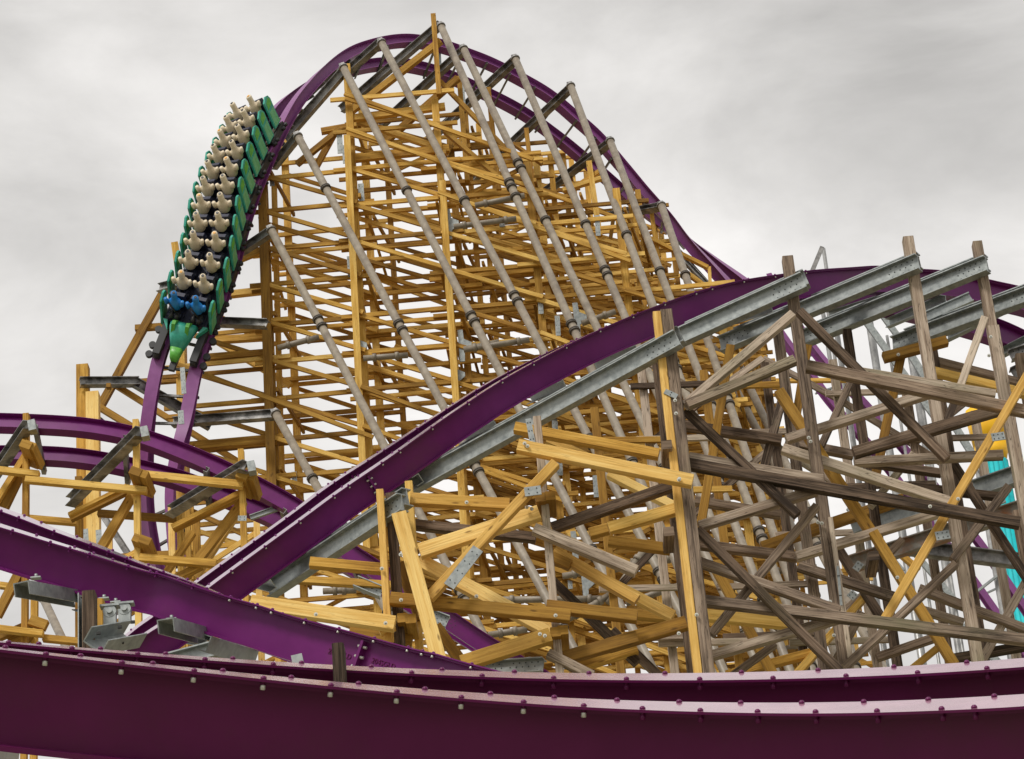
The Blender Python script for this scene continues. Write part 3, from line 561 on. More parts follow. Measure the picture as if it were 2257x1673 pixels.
for a, b, d, e, h, Y, Y2 in [(-40, 900, 195, 555, 66, 68, 65.4), (490, 1090, 975, 600, 74, 69.5, 65.3), (1190, 1160, 1715, 840, 72, 69.5, 65.2)]:
    p = cc(CL, a, b); q = cc(CL, d, e); outrig(TL, 'galvd', *p, *q, h * .3178, Y, Y2, .3, holes=())
    mb = MB(); P = PY(q[0] + 8, q[1] + 4, Y2); Q = PY(q[0] + 12, q[1] + 26, Y2); mb.beam(P, Q, .2, .3); mb.build('end_clamp', 'galv', TL)
p = cc(CL, 1730, 1240); q = cc(CL, 2000, 1140); outrig(TL, 'galv', p[0], p[1] - 8, q[0], q[1] - 6, 12, 68, 68, .1, holes=())
plate(TL, CL, 1650, 1235, 1710, 1235, 40, LY - .4, holes=4)

# ------------------------------------------------------------------ near supports under the lower left track
TN = thing('steel_track_support', 'bolted galvanised brackets and cut timber posts under the lower left track', 'track support', (PY(220, 1380, 30).x, 30, 0))
def tn(k, m, c, x, y, wpx, Y, th=.2):
    mb = MB(); post(mb, c, x, y, wpx, Y, th); mb.build(k, m, TN)
tn('post', 'dark', CM, 622, 505, 88, 28.6); tn('post', 'yellow', CM, 700, 560, 50, 29.6)
mb = MB(); P = PY(*cc(CM, 580, 520), 28.7); mb.ibeam(P, V((P.x, P.y, 0)), .1, .2, .012, .012, nh=Yh, channel=True); mb.build('steel_channel', 'galv', TN)
tn('post', 'dark', C3B, 403, 975, 72, 13.9, .14)
for a, b, d, e, w_ in [(230, 1640, 420, 1760, 40), (300, 1660, 620, 1690, 34), (430, 1700, 700, 1655, 40)]:
    mb = MB(); member(mb, C0, a, b, d, e, w_, 16, .14); mb.build('brace', 'yellow', TN)
# boxed bracket: plate with flanges and two clevis lugs
mb = MB(); S = .2 / 1762 * 160 / 160
c9 = (180, 1290, .0908)
P = PY(*cc(c9, 345, 1350), 28.3); Q = PY(*cc(c9, 1290, 1180), 29.0); mb.ibeam(P, Q, .27, .2, .015, .015, nh=Yh, channel=True); 
for x, y, Y in [(400, 1150, 28.2), (920, 1000, 28.5), (1240, 880, 28.75), (970, 1380, 28.5), (1270, 1240, 28.8)]:
    p = PY(*cc(c9, x, y), Y + .08); mb.beam(p, p + V((0, .03, 0)), .045, .03, nh=Zh, mi=1)
mb.build('bracket_plate', ['galv', 'hole'], TN)
for x, y, Y in [(690, 660, 28.75), (1050, 600, 29.3)]:
    mb = MB(); p = PY(*cc(c9, x, y), Y); mb.tube(p + V((0, -.05, 0)), p + V((0, .05, 0)), .075, 20); mb.tube(p + V((0, -.075, 0)), p + V((0, -.05, 0)), .035, 14)
    mb.bbox(p, Xh, Yh, Zh, -.07, .07, -.045, .045, -.16, 0); mb.bbox(p, Xh, Yh, Zh, -.11, .11, -.06, .06, .06, .085); mb.build('clevis', 'galv', TN)
for c, a, b, d, e, hp, Y in [(CM, 150, 430, 560, 545, 100, 30.1), (CM, 1150, 690, 1420, 800, 90, 29.9)]:
    mb = MB(); P = PY(*cc(c, a, b + hp * .4), Y - 1.1); Q = PY(*cc(c, d, e), Y + .3); mb.ibeam(P, Q, .2, .16, .014, .014, nh=Zh, channel=True); mb.build('channel_beam', 'galv', TN)
mb = MB(); P = PY(*cc(CM, 2060, 945), 27.9); Q = PY(*cc(CM, 2075, 1015), 27.9); mb.ibeam(P, Q, .16, .12, .012, .012, nh=Xh, channel=True); mb.build('channel_beam', 'galv', TN)
for c, x, y, Y in [(CM, 250, 385, 29.75), (CM, 722, 530, 29.7), (CM, 803, 555, 29.7), (CM, 1190, 672, 29.6)]:
    p = PY(*cc(c, x, y + 12), Y); mb = MB(); mb.bbox(p, Xh, Yh, Zh, -.06, .06, -.04, .04, -.008, .008); mb.tube(p + V((0, 0, .008)), p + V((0, 0, .05)), .022, 6); mb.build('clamp_bolt', 'galv', TN)

# ------------------------------------------------------------------ hill tower: layered lattice
TH = thing('timber_tower', 'huge yellow timber lattice tower with tan steel props holding up the tall hill', 'coaster tower', (PY(1000, 1000, 82).x, 86, 0))
bound = [(-100, 1400), (395, 720), (470, 560), (560, 430), (590, 350), (742, 245), (954, 238), (1040, 305), (1160, 345), (1298, 385), (1436, 482), (1520, 590), (1640, 660), (1760, 720), (1860, 900), (1990, 1300), (2100, 1900)]
def bv(u):
    for (a, b), (c, d) in zip(bound, bound[1:]):
        if a <= u <= c: return b + (d - b) * (u - a) / (c - a)
    return 3000
x0 = PY(603, 1000, 81).x; PIT = 3.05; ROW = 1.45
hid = MB(); hidb = MB(); hidt = MB(); nl = nb = ntie = 0
posts = {}
pm = {}
for k in range(6):
    Yk = 81 + 2.5 * k
    for j in range(-1, 9):
        if k and j < k * .72 - 1.1: continue
        x = x0 + PIT * j + .5 * k + random.uniform(-.12, .12)
        z = 8.0
        while z < 70:
            u, v, d = proj(V((x, Yk, z)))
            if v < bv(u) + (max(0, 2 - k) * 22 if u > 1040 else 26 * k if 640 < u < 1000 else 0): break
            z += .2
        if z < 28: continue
        ext = {(0, 0): 0.2, (1, 0): 1.9, (2, 0): .3}.get((j, k), random.uniform(.1, 1.1))
        posts[(k, j)] = (x, Yk, z)
        mb = MB(); mb.beam(V((x, Yk, z + ext)), V((x, Yk, 0)), .25 if k < 2 else .2, .26); mb.build('post', 'yellow' if (k + j) % 3 else 'olive', TH)
for (k, j), (x, Yk, z) in posts.items():
    zo = 24.0 + k * .63
    rows = [zo + ROW * r for r in range(30)]
    if (k, j + 1) in posts:
        x2, _, z2 = posts[(k, j + 1)]
        for r, zr in enumerate(rows):
            zlim = max(z, z2) if random.random() < .3 else min(z, z2)
            if zr > zlim + .6: continue
            u, v, d = proj(V((x, Yk, zr))); u2, v2, _ = proj(V((x2, Yk, zr)))
            if v > 1560 or v < bv(u) - 30 or v2 < bv(u2) - 40: continue
            dz = random.uniform(-.07, .07)
            if (k, j + 2) in posts and random.random() < .2 and zr - 2.4 * ROW > 20:      # long brace over two bays
                x3 = posts[(k, j + 2)][0]; yy = Yk + (.62 if k % 2 else -.62)
                hidb.beam(V((x - .1, yy, zr)), V((x3 + .2, yy + .05, zr - 2.3 * ROW)), .14, .09, mi=random.choice((0, 1)))
            if random.random() < .16: continue
            for s in ((-1, 1) if k < 4 and random.random() < .6 else (-1,)):
                sj = s * (.21 + .1 * (j % 2)); P = V((x - .5 - random.random() * .2, Yk + sj, zr + dz)); Q = V((x2 + .45 + random.random() * .3, Yk + sj, zr + dz + random.uniform(-.03, .07)))
                m = 'yellow' if random.random() < .6 else 'olive'
                if s < 0 and k < 2 and nl < 98:
                    mb = MB(); mb.beam(P, Q, .15, .09); mb.build('ledger', m, TH); nl += 1
                else: hid.beam(P, Q, .135, .09, mi=0 if m == 'yellow' else 1)
            for s in ((-.42, .42) if random.random() < .35 else ((-.42 if k % 2 == 0 else .42),)):
                s += .1 * (j % 2)
                if random.random() < .94: P, Q = V((x - .1, Yk + s, zr)), V((x2 + .1, Yk + s, zr - ROW))
                else: P, Q = V((x2 + .1, Yk + s, zr)), V((x - .1, Yk + s, zr - ROW))
                if k < 2 and nb < 98:
                    mb = MB(); mb.beam(P, Q, .145, .09); mb.build('brace', random.choice(('yellow', 'yellow', 'olive')), TH); nb += 1
                else: hidb.beam(P, Q, .13, .09, mi=random.choice((0, 1)))
    for kk in (1,):
        if (k + 1, j) in posts:
            x2, Y2, z2 = posts[(k + 1, j)]
            for r, zr in enumerate(rows):
                if zr > min(z, z2) or proj(V((x, Yk, zr)))[1] > 1560: continue
                if r % 2 == j % 2:
                    T_ = (V((x + .2, Yk - .4, zr + .3)), V((x2 + .2, Y2 + .4, zr + .3)))
                elif random.random() < .5: T_ = (V((x - .2, Yk, zr)), V((x2 - .2, Y2, zr - ROW * 1.6)))
                else: continue
                if ntie < 95: mb = MB(); mb.beam(*T_, .15, .09, nh=Xh); mb.build('depth_tie', 'olive', TH); ntie += 1
                else: hidt.beam(*T_, .15, .09, nh=Xh)
def far_lattice(Y0, nl, u0, u1, bnd, pit, row, wd, seed):
    rnd = random.Random(seed)
    for k in range(nl):
        Y = Y0 + 3 * k; xs = []; x = PY(u0, 1000, Y).x + .7 * k
        while proj(V((x, Y, PY(u1, 1000, Y).z)))[0] < u1: xs.append(x); x += pit
        tops = []
        for x in xs:
            z = 15.0
            while z < 75:
                u, v, d = proj(V((x, Y, z))); b = bnd[-1][1] if u > bnd[-1][0] else 5000
                for (a, b1), (c, d1) in zip(bnd, bnd[1:]):
                    if a <= u <= c: b = b1 + (d1 - b1) * (u - a) / (c - a)
                if u < bnd[0][0]: b = bnd[0][1]
                if v < b: break
                z += .3
            tops.append(z); mb = MB(); mb.beam(V((x, Y, z)), V((x, Y, 0)), wd * 1.2, wd); mb.build('post', rnd.choice(('yellow', 'new')), TH)
        for i in range(len(xs) - 1):
            z = 24 + k * .8
            while z < min(tops[i], tops[i + 1]):
                if rnd.random() < .85: hid.beam(V((xs[i] - .4, Y - .2 - .08 * (i % 2), z)), V((xs[i + 1] + .4, Y - .2 - .08 * (i % 2), z + rnd.uniform(-.1, .1))), wd, .08, mi=rnd.choice((0, 0, 1)))
                if rnd.random() < .6:
                    a, b = (z, z - row) if rnd.random() < .5 else (z - row, z)
                    hidb.beam(V((xs[i], Y + .22, a)), V((xs[i + 1], Y + .22, b)), wd, .08, mi=rnd.choice((0, 0, 1)))
                z += row
far_lattice(104, 3, 1470, 1735, [(1470, 700), (1600, 760), (1720, 800), (1760, 900)], 2.3, 1.7, .14, 5)
far_lattice(73, 2, 190, 660, [(190, 1215), (330, 1190), (420, 1090), (560, 1060), (660, 1110)], 2.5, 1.5, .15, 8)
far_lattice(98, 2, 1690, 1960, [(1690, 1180), (1800, 1160), (1900, 1230), (1990, 1330)], 2.4, 1.8, .15, 6)
hid.build('ledger', ['yellow', 'olive'], TH, 'stuff'); hidb.build('brace', ['yellow', 'olive'], TH, 'stuff'); hidt.build('depth_tie', ['olive'], TH, 'stuff')
def th(k, m, c, a, b, d, e, wpx, Y, thk=.2, Y2=None):
    jy = random.uniform(-.09, .09); mb = MB(); member(mb, c, a, b, d, e, wpx, Y + jy, thk + random.uniform(-.03, .03), (Y2 + jy) if Y2 else None, ch=0); mb.build(k, m, TH)
# timbers traced round the edges of the tower
for k, m, c, a, b, d, e, wp, Y, Y2 in [
 ('brace', 'olive', C0, 972, 90, 772, 247, 14, 80.8, 82), ('brace', 'olive', C0, 1010, 172, 848, 314, 14, 82, 83), ('brace', 'olive', C0, 655, 362, 750, 285, 12, 81.4, 81.4), ('brace', 'yellow', C0, 693, 375, 742, 285, 13, 82, 82),
 ('brace', 'olive', C0, 970, 180, 1135, 350, 9, 81, 81), ('brace', 'olive', C0, 980, 290, 1110, 400, 9, 81, 81), ('ledger', 'yellow', C0, 770, 262, 981, 235, 15, 81, 81), ('ledger', 'yellow', C0, 780, 350, 990, 328, 17, 81, 81),
 ('brace', 'yellow', C0, 790, 268, 990, 335, 13, 81.3, 81.3), ('ledger', 'yellow', C0, 708, 290, 795, 275, 12, 81.6, 81.6), ('brace', 'olive', C0, 370, 627, 222, 895, 17, 83, 83), ('ledger', 'olive', C0, 298, 724, 470, 712, 13, 83, 83),
 ('ledger', 'olive', C0, 235, 849, 400, 836, 14, 83, 83), ('brace', 'olive', C0, 243, 842, 560, 1040, 12, 83.2, 83.2), ('brace', 'olive', C0, 215, 895, 330, 965, 14, 82.8, 82.8), ('brace', 'yellow', C0, 460, 690, 600, 755, 13, 83, 83), ('brace', 'yellow', C0, 450, 735, 640, 850, 13, 83, 83),
 ('ledger', 'yellow', C0, 475, 750, 600, 742, 15, 82, 82), ('ledger', 'yellow', C0, 500, 650, 590, 640, 14, 82, 82), ('ledger', 'yellow', C0, 445, 790, 604, 777, 15, 80.7, 80.7), ('brace', 'yellow', C0, 522, 575, 594, 545, 13, 80.8, 80.8), ('ledger', 'yellow', C0, 430, 985, 610, 970, 16, 80.6, 80.6),
 ('brace', 'yellow', C0, 1131, 317, 1195, 362, 6, 83, 83), ('post', 'yellow', C0, 1160, 285, 1180, 460, 10, 83, 83), ('post', 'yellow', C0, 1076, 195, 1100, 420, 11, 83.2, 83.2), ('post', 'yellow', C0, 1298, 357, 1322, 520, 12, 84, 84), ('post', 'olive', C0, 1012, 170, 1030, 400, 11, 82.4, 82.4),
 ('post', 'yellow', C0, 1436, 468, 1460, 650, 9, 85, 85), ('brace', 'yellow', C0, 1380, 500, 1560, 590, 8, 85, 85), ('post', 'olive', C0, 1352, 480, 1338, 580, 8, 85, 85), ('brace', 'yellow', C0, 1330, 372, 1250, 425, 9, 84, 84), ('ledger', 'yellow', C0, 1240, 420, 1330, 392, 9, 84, 84),
 ('brace', 'yellow', C0, 1498, 590, 1565, 640, 9, 86, 86), ('post', 'yellow', C0, 1563, 590, 1568, 660, 7, 86, 86), ('ledger', 'yellow', C0, 1640, 840, 1960, 838, 8, 100, 100), ('post', 'yellow', C0, 955, 33, 968, 210, 11, 80.75, 80.75),
 ('post', 'yellow', C0, 385, 536, 400, 640, 15, 83, 83), ('post', 'olive', C0, 578, 425, 606, 1290, 20, 80.55, 80.55), ('post', 'yellow', C0, 604, 400, 628, 1290, 12, 81.9, 81.9), ('post', 'yellow', C0, 765, 300, 812, 1290, 15, 80.5, 80.5), ('post', 'yellow', C0, 975, 400, 1030, 1290, 15, 80.5, 80.5)]:
    th(k, m, c, a, b, d, e, wp, Y, .2, Y2)
for (x, y, wp, m, Y) in [(183, 808, 26, 'yellow', 79), (205, 868, 28, 'new', 78.5), (398, 700, 22, 'yellow', 82)]:
    mb = MB(); post(mb, C0, x, y, wp, Y, .4, ch=0); mb.build('post', m, TH)
# splice plates
sp = [(748, 297, 41), (760, 320, 40), (966, 110, 52), (1018, 180, 50), (1076, 190, 45), (599, 390, 20), (770, 565, 45), (777, 585, 38), (795, 405, 38), (596, 862, 60), (1316, 475, 45), (1105, 470, 30), (1190, 648, 44), (1228, 696, 44), (1222, 918, 32), (1232, 1008, 40), (1312, 1048, 48), (842, 1200, 40), (1255, 1258, 40), (1400, 560, 30), (648, 1040, 30), (402, 810, 58), (398, 905, 30), (217, 1168, 60), (188, 1166, 60)]
for q in sp:
    x, y, l = q; plate(TH, C0, x, y, x + l * .06, y + l, 9 + random.random() * 4, (84 if y < 260 and x > 950 else 80.7) + random.random() * .06 if x > 500 else 78, .03, holes=6)
# outriggers of the hill: upper end, lower end, px height, Y upper/lower
for a, b, d, e, h, Ya, Yb in [(841, 84, 757, 158, 17, 81.2, 83.0), (757, 145, 622, 300, 19, 80.8, 82.2), (968, 47, 748, 236, 17, 82, 84.5), (1019, 105, 835, 272, 16, 82.3, 85.5), (1134, 126, 933, 312, 16, 82.8, 87), (1258, 186, 1040, 391, 15, 83.3, 88), (1345, 308, 1183, 432, 15, 83.8, 88),
      (1461, 450, 1341, 472, 15, 84.3, 87), (656, 290, 598, 362, 17, 79.6, 80.8), (600, 499, 530, 546, 19, 79, 79.8), (592, 706, 478, 702, 19, 79, 79.8), (616, 904, 383, 922, 21, 79.2, 80.5), (395, 616, 353, 628, 20, 80, 80.5), (305, 833, 175, 834, 20, 79.3, 78.6), (470, 930, 303, 834, 22, 80.5, 79.3), (262, 955, 207, 912, 22, 80, 79),
      (1000, 250, 935, 312, 13, 84, 84), (300, 1235, 232, 1130, 14, 84, 84), (345, 1170, 300, 1090, 14, 84, 84), (1577, 640, 1500, 560, 9, 87, 87), (1570, 632, 1490, 542, 8, 88, 88)]:
    outrig(TH, 'galvd', d, e, a, b, h, Yb, Ya, .26, holes=(), off=.5)
# tan pipes: top, direction point
pipes = [(657, 301, 979, 899, [(732, 436), (906, 769), (917, 785)]), (598, 507, 845, 979, [(710, 732), (718, 750)]), (608, 912, 700, 1075, [(696, 1070)]), (757, 149, 1105, 825, [(921, 472)]), (841, 94, 1181, 742, [(1059, 508), (1174, 734), (1187, 749)]),
  (972, 58, 1272, 742, [(1149, 471), (1156, 484), (1167, 507)]), (1022, 108, 1316, 723, [(1167, 413), (1176, 429), (1240, 558)]), (1136, 130, 1374, 690, [(1316, 566), (1363, 676), (1372, 690)]), (1258, 190, 1439, 673, [(1403, 584)]),
  (1345, 311, 1482, 670, [(1472, 655)]), (1458, 453, 1527, 655, [(1521, 640)]), (1560, 740, 1683, 975, [(1660, 920)]), (1626, 798, 1722, 1000, [(1648, 856)]), (1700, 1030, 1775, 1250, []), (1810, 1180, 1880, 1450, []), (95, 1318, 145, 1425, [])]
for x1, y1, x2, y2, cols in pipes:
    Yt = {657: 79.4, 598: 78.8, 608: 78.8, 757: 80.5, 841: 81, 972: 81.8, 1022: 82.1, 1136: 82.6, 1258: 83.1, 1345: 83.6, 1458: 84.1}.get(x1, 80)
    if x1 > 1500: Yt = 84
    k = (1600 - y1) / (y2 - y1); u = x1 + (x2 - x1) * k
    P = PY(x1, y1, Yt); Q = PY(u, 1600, min(Yt - 4, 73.5 if x1 < 1500 else 78))
    a = (Q - P).normalized(); B = P + a * (P.z / -a.z)
    mb = MB(); mb.tube(P, B, .132, 18); pp = mb.build('support_pipe', 'pipe', TH)
    marks = [((cy_ - y1) / (1600 - y1)) for cx_, cy_ in cols]; y = (cols[-1][1] if cols else y1) + 300
    while y < 1560: marks += [(y - y1) / (1600 - y1), (y + 16 - y1) / (1600 - y1)]; y += random.uniform(230, 330)
    for t in marks:
        q = P.lerp(Q, t); mb = MB(); mb.tube(q - a * .05, q - a * .01, .18, 18); mb.tube(q + a * .01, q + a * .05, .18, 18); mb.build('pipe_flange', 'collar', pp)
    mb = MB(); mb.tube(P - a * .04, P + a * .02, .17, 14); mb.beam(P - a * .25, P - a * .04, .2, .06); mb.build('pipe_head', 'galvd', pp)
# level struts between pipes and posts
for x1, y1, x2, y2, Y in [(612, 767, 703, 743, 79.5), (801, 790, 899, 783, 79.3), (1023, 770, 1100, 754, 79.3), (1000, 500, 1138, 482, 79.6), (1047, 453, 1156, 431, 79.8), (1022, 771, 1167, 749, 79), (1283, 713, 1356, 687, 79.6), (1025, 955, 1000, 952, 79), (712, 1303, 785, 1301, 76), (1101, 1322, 1326, 1320, 75), (1076, 1400, 1162, 1387, 75), (1350, 1257, 1486, 1215, 76), (1246, 1368, 1345, 1311, 75),
  (1390, 1238, 1500, 1230, 76), (1380, 1330, 1500, 1290, 76), (1690, 1262, 1800, 1250, 84), (1240, 1270, 1420, 1240, 77), (1340, 1330, 1420, 1210, 75), (1700, 1440, 1800, 1410, 84)]:
    P, Q = PY(x1, y1, Y), PY(x2, y2, Y); mb = MB(); mb.tube(P, Q, .1, 12); a = (Q - P).normalized(); mb.tube(P + a * .3, P + a * .42, .14, 12); mb.tube(Q - a * .42, Q - a * .3, .14, 12); mb.build('strut_pipe', 'pipe', TH)
for x, y in [(787, 770), (1003, 835), (990, 500), (1018, 768), (1272, 708), (1268, 1215), (1290, 1290)]:
    mb = MB(); P = PY(x, y, 80.6); mb.extrude(P, Xh, Zh, Yh, [(-.1, -.5), (.07, -.5), (.09, -.15), (.34, .06), (.34, .2), (.09, .34), (.07, .7), (-.1, .7)], .05)
    mb.build('bracket_plate', 'galv', TH)

# ------------------------------------------------------------------ far steel frame and tower
SF = thing('steel_tower', 'thin silver and grey steel supports standing behind the weathered trestle', 'steel frame', (PY(1950, 1000, 108).x, 108, 0))
for x, y, r in [(1807, 640, .1), (1818, 640, .08), (1834, 650, .09), (1904, 640, .15), (1918, 690, .08), (1955, 740, .07), (2008, 790, .15), (2018, 800, .08), (2150, 1000, .14), (2162, 1030, .08), (2172, 1020, .07), (1815, 548, .09)]:
    mb = MB(); P = PY(x, y, 108 + random.uniform(-1, 1)); mb.tube(P, V((P.x, P.y, 0)), r, 10); mb.build('column', 'pole', SF)
for a, b, d, e, wp in [(1895, 690, 2090, 960, 15), (1905, 640, 2000, 770, 13), (2000, 770, 2210, 1110, 16), (1870, 1120, 1990, 1260, 12), (2000, 1200, 2110, 1330, 13), (2120, 1380, 2230, 1490, 16), (1785, 610, 1812, 545, 9), (2060, 1240, 2140, 1180, 5), (2120, 1330, 2210, 1260, 5)]:
    mb = MB(); member(mb, C0, a, b, d, e, wp, 107, .15, ch=0); mb.build('brace', 'galvd' if (a, b) == (1785, 610) else 'galv', SF)
TWR = thing('ride_tower', 'cyan ride tower with yellow top, partly hidden at the right edge', 'tower', (PY(2200, 1000, 240).x, 240, 0))
P = PY(2186, 985, 240); Pt = PY(2181, 906, 240); mb = MB(); mb.tube(V((P.x, P.y, P.z)), V((P.x, P.y, P.z + (Pt.z - P.z))), 1.75, 12, 2.05)
mb.tube(V((P.x, P.y, P.z - 1.6)), P, 1.2, 12, 1.75); mb.build('tower_top', 'towery', TWR)
mb = MB(); mb.tube(V((P.x + .1, P.y, 0)), V((P.x + .1, P.y, P.z - 1.6)), 1.15, 16)
for k in range(16):
    a = 2 * math.pi * k / 16; q = V((P.x + .1 + math.cos(a) * 1.16, P.y + math.sin(a) * 1.16, P.z - 1.7)); mb.beam(q, V((q.x, q.y, 0)), .09, .09)
z = 4
while z < P.z - 2:
    mb.tube(V((P.x + .1, P.y, z)), V((P.x + .1, P.y, z + .12)), 1.24, 16); z += 4
mb.build('tower_column', 'towerc', TWR)

# ------------------------------------------------------------------ embossed lettering on the lower left track
def lettering(txt, T, s, drop, size, parent, m):
    cu = bpy.data.curves.new('lettering', 'FONT'); cu.body = txt; cu.size = size; cu.extrude = .004; cu.align_x = 'CENTER'
    o = bpy.data.objects.new('lettering', cu); COL.objects.link(o)
    dg = bpy.context.evaluated_depsgraph_get(); me = bpy.data.meshes.new_from_object(o.evaluated_get(dg)); bpy.data.objects.remove(o)
    q = bpy.data.objects.new('lettering', me); COL.objects.link(q); me.materials.clear(); me.materials.append(MT[m])
    p, t, gd, nn = at(T, s); pos = p - gd * (GA / 2 + .04) - nn * drop
    mm = Matrix((t, nn, -gd)).transposed().to_4x4(); mm.translation = pos - wl(parent); q.parent = parent; q.matrix_local = mm
low = [o for o in COL.objects if o.name == 'lower_left_track'][0]; mid = [o for o in COL.objects if o.name == 'middle_track'][0]
lettering('204SGLD', TLOW, joint_at(TLOW, 772), .30, .085, low, 'maroon'); lettering('204SGLD', TLOW, joint_at(TLOW, 868), .27, .085, low, 'maroon')

# ------------------------------------------------------------------ train
sA = s_at_v(THILL, 712); sB = s_at_v(THILL, 296)
NR = 12; pitch = (sB - sA) / (NR - 1)
p0 = at(THILL, sA)[0]
TN2 = thing('coaster_train', 'teal and green six-car coaster train diving down the steep purple drop', 'coaster train', (p0.x, p0.y, p0.z))
def rows_frame(r):
    p, t, gd, nn = at(THILL, sA + pitch * r); return p, t, gd, nn
SC = pitch / .80
for c in range(6):
    p, t, gd, nn = rows_frame(c * 2 + .5); L = pitch * .94
    mb = MB()
    mb.bbox(p, gd, nn, t, -.80, .80, .14, .22, -L, L)            # floor plate
    mb.bbox(p, gd, nn, t, -.5, .5, .04, .14, -L * .8, L * .8, 1)
    mb.bbox(p, gd, nn, t, -.74, .74, .222, .46, -L * .97, L * .93, 2)
    car = mb.build('car', ['chassis', 'black', 'navy'], TN2)
    for sd in (-1, 1):
        mb = MB()
        for tt in (-L * .75, -L * .45, L * .45, L * .75):
            q = p + gd * (sd * GA / 2) + t * tt + nn * .07; mb.tube(q - gd * .06, q + gd * .06, .085, 14)
            q2 = p + gd * (sd * (GA / 2 + .28)) + t * tt - nn * .03; mb.tube(q2 - nn * .05, q2 + nn * .05, .08, 12)
        mb.bbox(p + gd * (sd * (GA / 2 + .2)), gd, nn, t, -.05, .05, -.12, .12, -L * .8, L * .8)
        mb.build('wheel_assembly', 'black', car)
for r in range(NR):
    p, t, gd, nn = rows_frame(r); car = [o for o in TN2.children if o.name.split('.')[0] == 'car'][r // 2]
    k = pitch / .8
    for sd in (-1, 1):
        # side panel: leaning blade with rim, light panel and bright square
        mb = MB(); q = p + gd * (sd * .86)
        def pt(a, b): return ((a * 1.3 - .03) * k, b)
        out_ = [pt(-.26, .18), pt(.12, .18), pt(.24, .62), pt(.36, .98), pt(.33, 1.12), pt(.22, 1.17), pt(.0, 1.06), pt(-.1, .72)]
        mb.extrude(q, t, nn, gd, out_, .07, 0)
        for si in (-1, 1):
            mb.extrude(q + gd * (si * .04), t, nn, gd, [pt(-.21, .22), pt(.09, .22), pt(.20, .62), pt(.23, .74), pt(-.05, .70), pt(-.07, .66)], .012, 1)
            mb.extrude(q + gd * (si * .04), t, nn, gd, [pt(-.03, .79), pt(.25, .83), pt(.31, 1.0), pt(.27, 1.08), pt(.06, 1.0)], .012, 2)
        mb.build('side_panel', ['teal', 'green', 'leaf'], car)
        # seat: shell with cushion and lap bar
        mb = MB(); q = p + gd * (sd * .38)
        mb.bbox(q, gd, nn, t, -.27, .27, .35, .52, -.30 * k, .2 * k)
        mb.prism(q + gd * -.26, q + gd * .26, [(.10 * k, .42), (.26 * k, .42), (.42 * k, 1.12), (.27 * k, 1.16)], t, nn, None, 0)
        mb.tube(q + gd * -.24 + t * (-.16 * k) + nn * .62, q + gd * .24 + t * (-.16 * k) + nn * .62, .07, 10)
        mb.tube(q + t * (-.16 * k) + nn * .62, q + t * (-.34 * k) + nn * .3, .05, 8)
        mb.bbox(q, gd, nn, t, -.2, .2, .5, .64, -.26 * k, .0)
        mb.build('seat', 'navy', car)
# nose of the first car
p, t, gd, nn = rows_frame(-.75); car0 = [o for o in TN2.children if o.name.split('.')[0] == 'car'][0]
mb = MB(); rings = []
for f, wdt, lo, hi in [(.22, .48, .25, .68), (.0, .43, .22, .80), (-.30, .34, .2, .66), (-.62, .22, .17, .5), (-.92, .16, .14, .36), (-1.02, .1, .16, .26)]:
    ring = []
    for i in range(16):
        a = 2 * math.pi * i / 16; ca, sa = math.cos(a), math.sin(a)
        ring.append(p + t * (f * k) + gd * (wdt * abs(ca) ** .6 * (1 if ca > 0 else -1)) + nn * ((lo + hi) / 2 + (hi - lo) / 2 * abs(sa) ** .6 * (1 if sa > 0 else -1)))
    rings.append(ring)
mb.loft(rings[:4], 0); mb.loft([[x - t * .002 for x in r_] for r_ in rings[3:]], 1)
for sd in (-1, 1):
    mb.extrude(p + gd * (sd * .24) + nn * .72, t, nn, gd, [(.25 * k, -.05), (.12 * k, .16), (-.02 * k, .16), (-.25 * k, -.1)], .12, 1)
    mb.extrude(p + gd * (sd * .62) + nn * .4, t, gd, nn, [(.3 * k, 0), (.3 * k, .16 * sd), (-.1 * k, -.12 * sd)], .2, 0)
mb.build('nose', ['teal', 'leaf'], car0)
mb = MB(); q = p - t * (.95 * k); mb.bbox(q, gd, nn, t, -.1, .1, .02, .18, -.35, .2); mb.build('coupler', 'black', car0)
for sd in (-1, 1):
    mb = MB(); q = p + gd * (sd * GA / 2)
    mb.bbox(q, gd, nn, t, -.12, .12, .16, .32, -.9 * k, .5 * k)
    for tt in (-.85, -.5, .1):
        c_ = q + t * (tt * k) + nn * .12; mb.tube(c_ - gd * .1, c_ + gd * .1, .15, 16)
        c_ = q + gd * (sd * .3) + t * (tt * k); mb.tube(c_ - nn * .07, c_ + nn * .07, .12, 14)
    mb.build('wheel_bogie', 'black', car0)

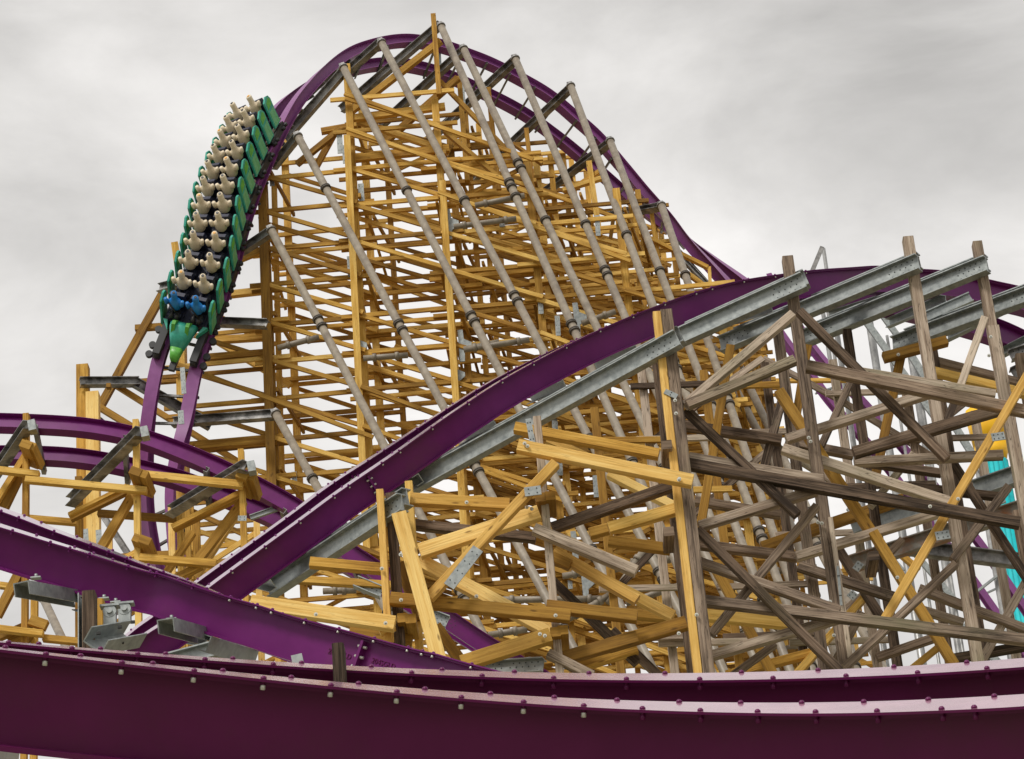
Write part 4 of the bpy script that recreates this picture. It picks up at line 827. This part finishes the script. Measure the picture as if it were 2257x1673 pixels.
ORD = ['front', 'second', 'third', 'fourth', 'fifth', 'sixth', 'seventh', 'eighth', 'ninth', 'tenth', 'eleventh', 'last']
def ell(c, gd, t, a, b, n=14): return [c + gd * (a * math.cos(2 * math.pi * i / n)) + t * (b * math.sin(2 * math.pi * i / n)) for i in range(n)]
for r in range(NR):
    p, t, gd, nn = rows_frame(r)
    for sd in (-1, 1):
        side = 'right' if sd < 0 else 'left'; lean = .22 * k
        q = p + gd * (sd * .38) + t * (-.02 * k) + nn * .1; mb = MB()
        body = [(.68, .13, .11), (.72, .17, .14), (.76, .20, .15), (.88, .225, .15), (.97, .245, .145), (1.03, .19, .13), (1.08, .115, .105), (1.15, .105, .10), (1.33, .108, .10), (1.37, .09, .09)]
        mb.loft([ell(q + nn * h + t * (lean * (h - .5)), gd, t, a, b * min(k, 1.1)) for h, a, b in body], 0)
        for e in (-1, 1):
            s0 = q + nn * .93 + t * (lean * .45) + gd * (e * .17)
            arm = [(0, .09), (.08, .09), (.14, .08)]; d1 = (gd * (e * .75) + nn * .35 - t * .45).normalized()
            mb.loft([ell(s0 + d1 * l, nn, t, rr, rr, 10) for l, rr in arm], 0)
            s1 = s0 + d1 * .12; d2 = (gd * (e * .18) + nn * .95 + t * .15).normalized()
            mb.loft([ell(s1 + d2 * l, gd, t, rr, rr, 10) for l, rr in [(-.05, .082), (.05, .08), (.14, .066)]], 0)
            # thighs
            s2 = q + nn * .55 + gd * (e * .1); mb.loft([ell(s2 - t * (l * k), gd, nn, rr, rr, 10) for l, rr in [(0, .09), (.2, .085), (.3, .07)]], 1)
        ct = q + nn * 1.37 + t * (lean * .87); mb.tube(ct, ct + nn * .02, .05, 10, mi=2)
        if r == 0:
            # dark strap across the chest
            mb.tube(q + nn * 1.0 + gd * .17 + t * (lean * .5) - t * .13, q + nn * .62 - gd * .12 - t * .17, .03, 8, mi=1)
            lab = f'bright blue test dummy with a dark strap in the {side} seat of the front row'
        else:
            lab = f'cream plastic test dummy sitting in the {side} seat of the {ORD[r]} row of the train'
        o = mb.build('test_dummy', ['blue' if r == 0 else 'cream', 'navy' if r else 'black', ('cap' if (r * 3 + sd) % 4 == 0 else 'black')])
        o['label'] = lab; o['category'] = 'dummy'; o['group'] = 'test dummies riding the train'
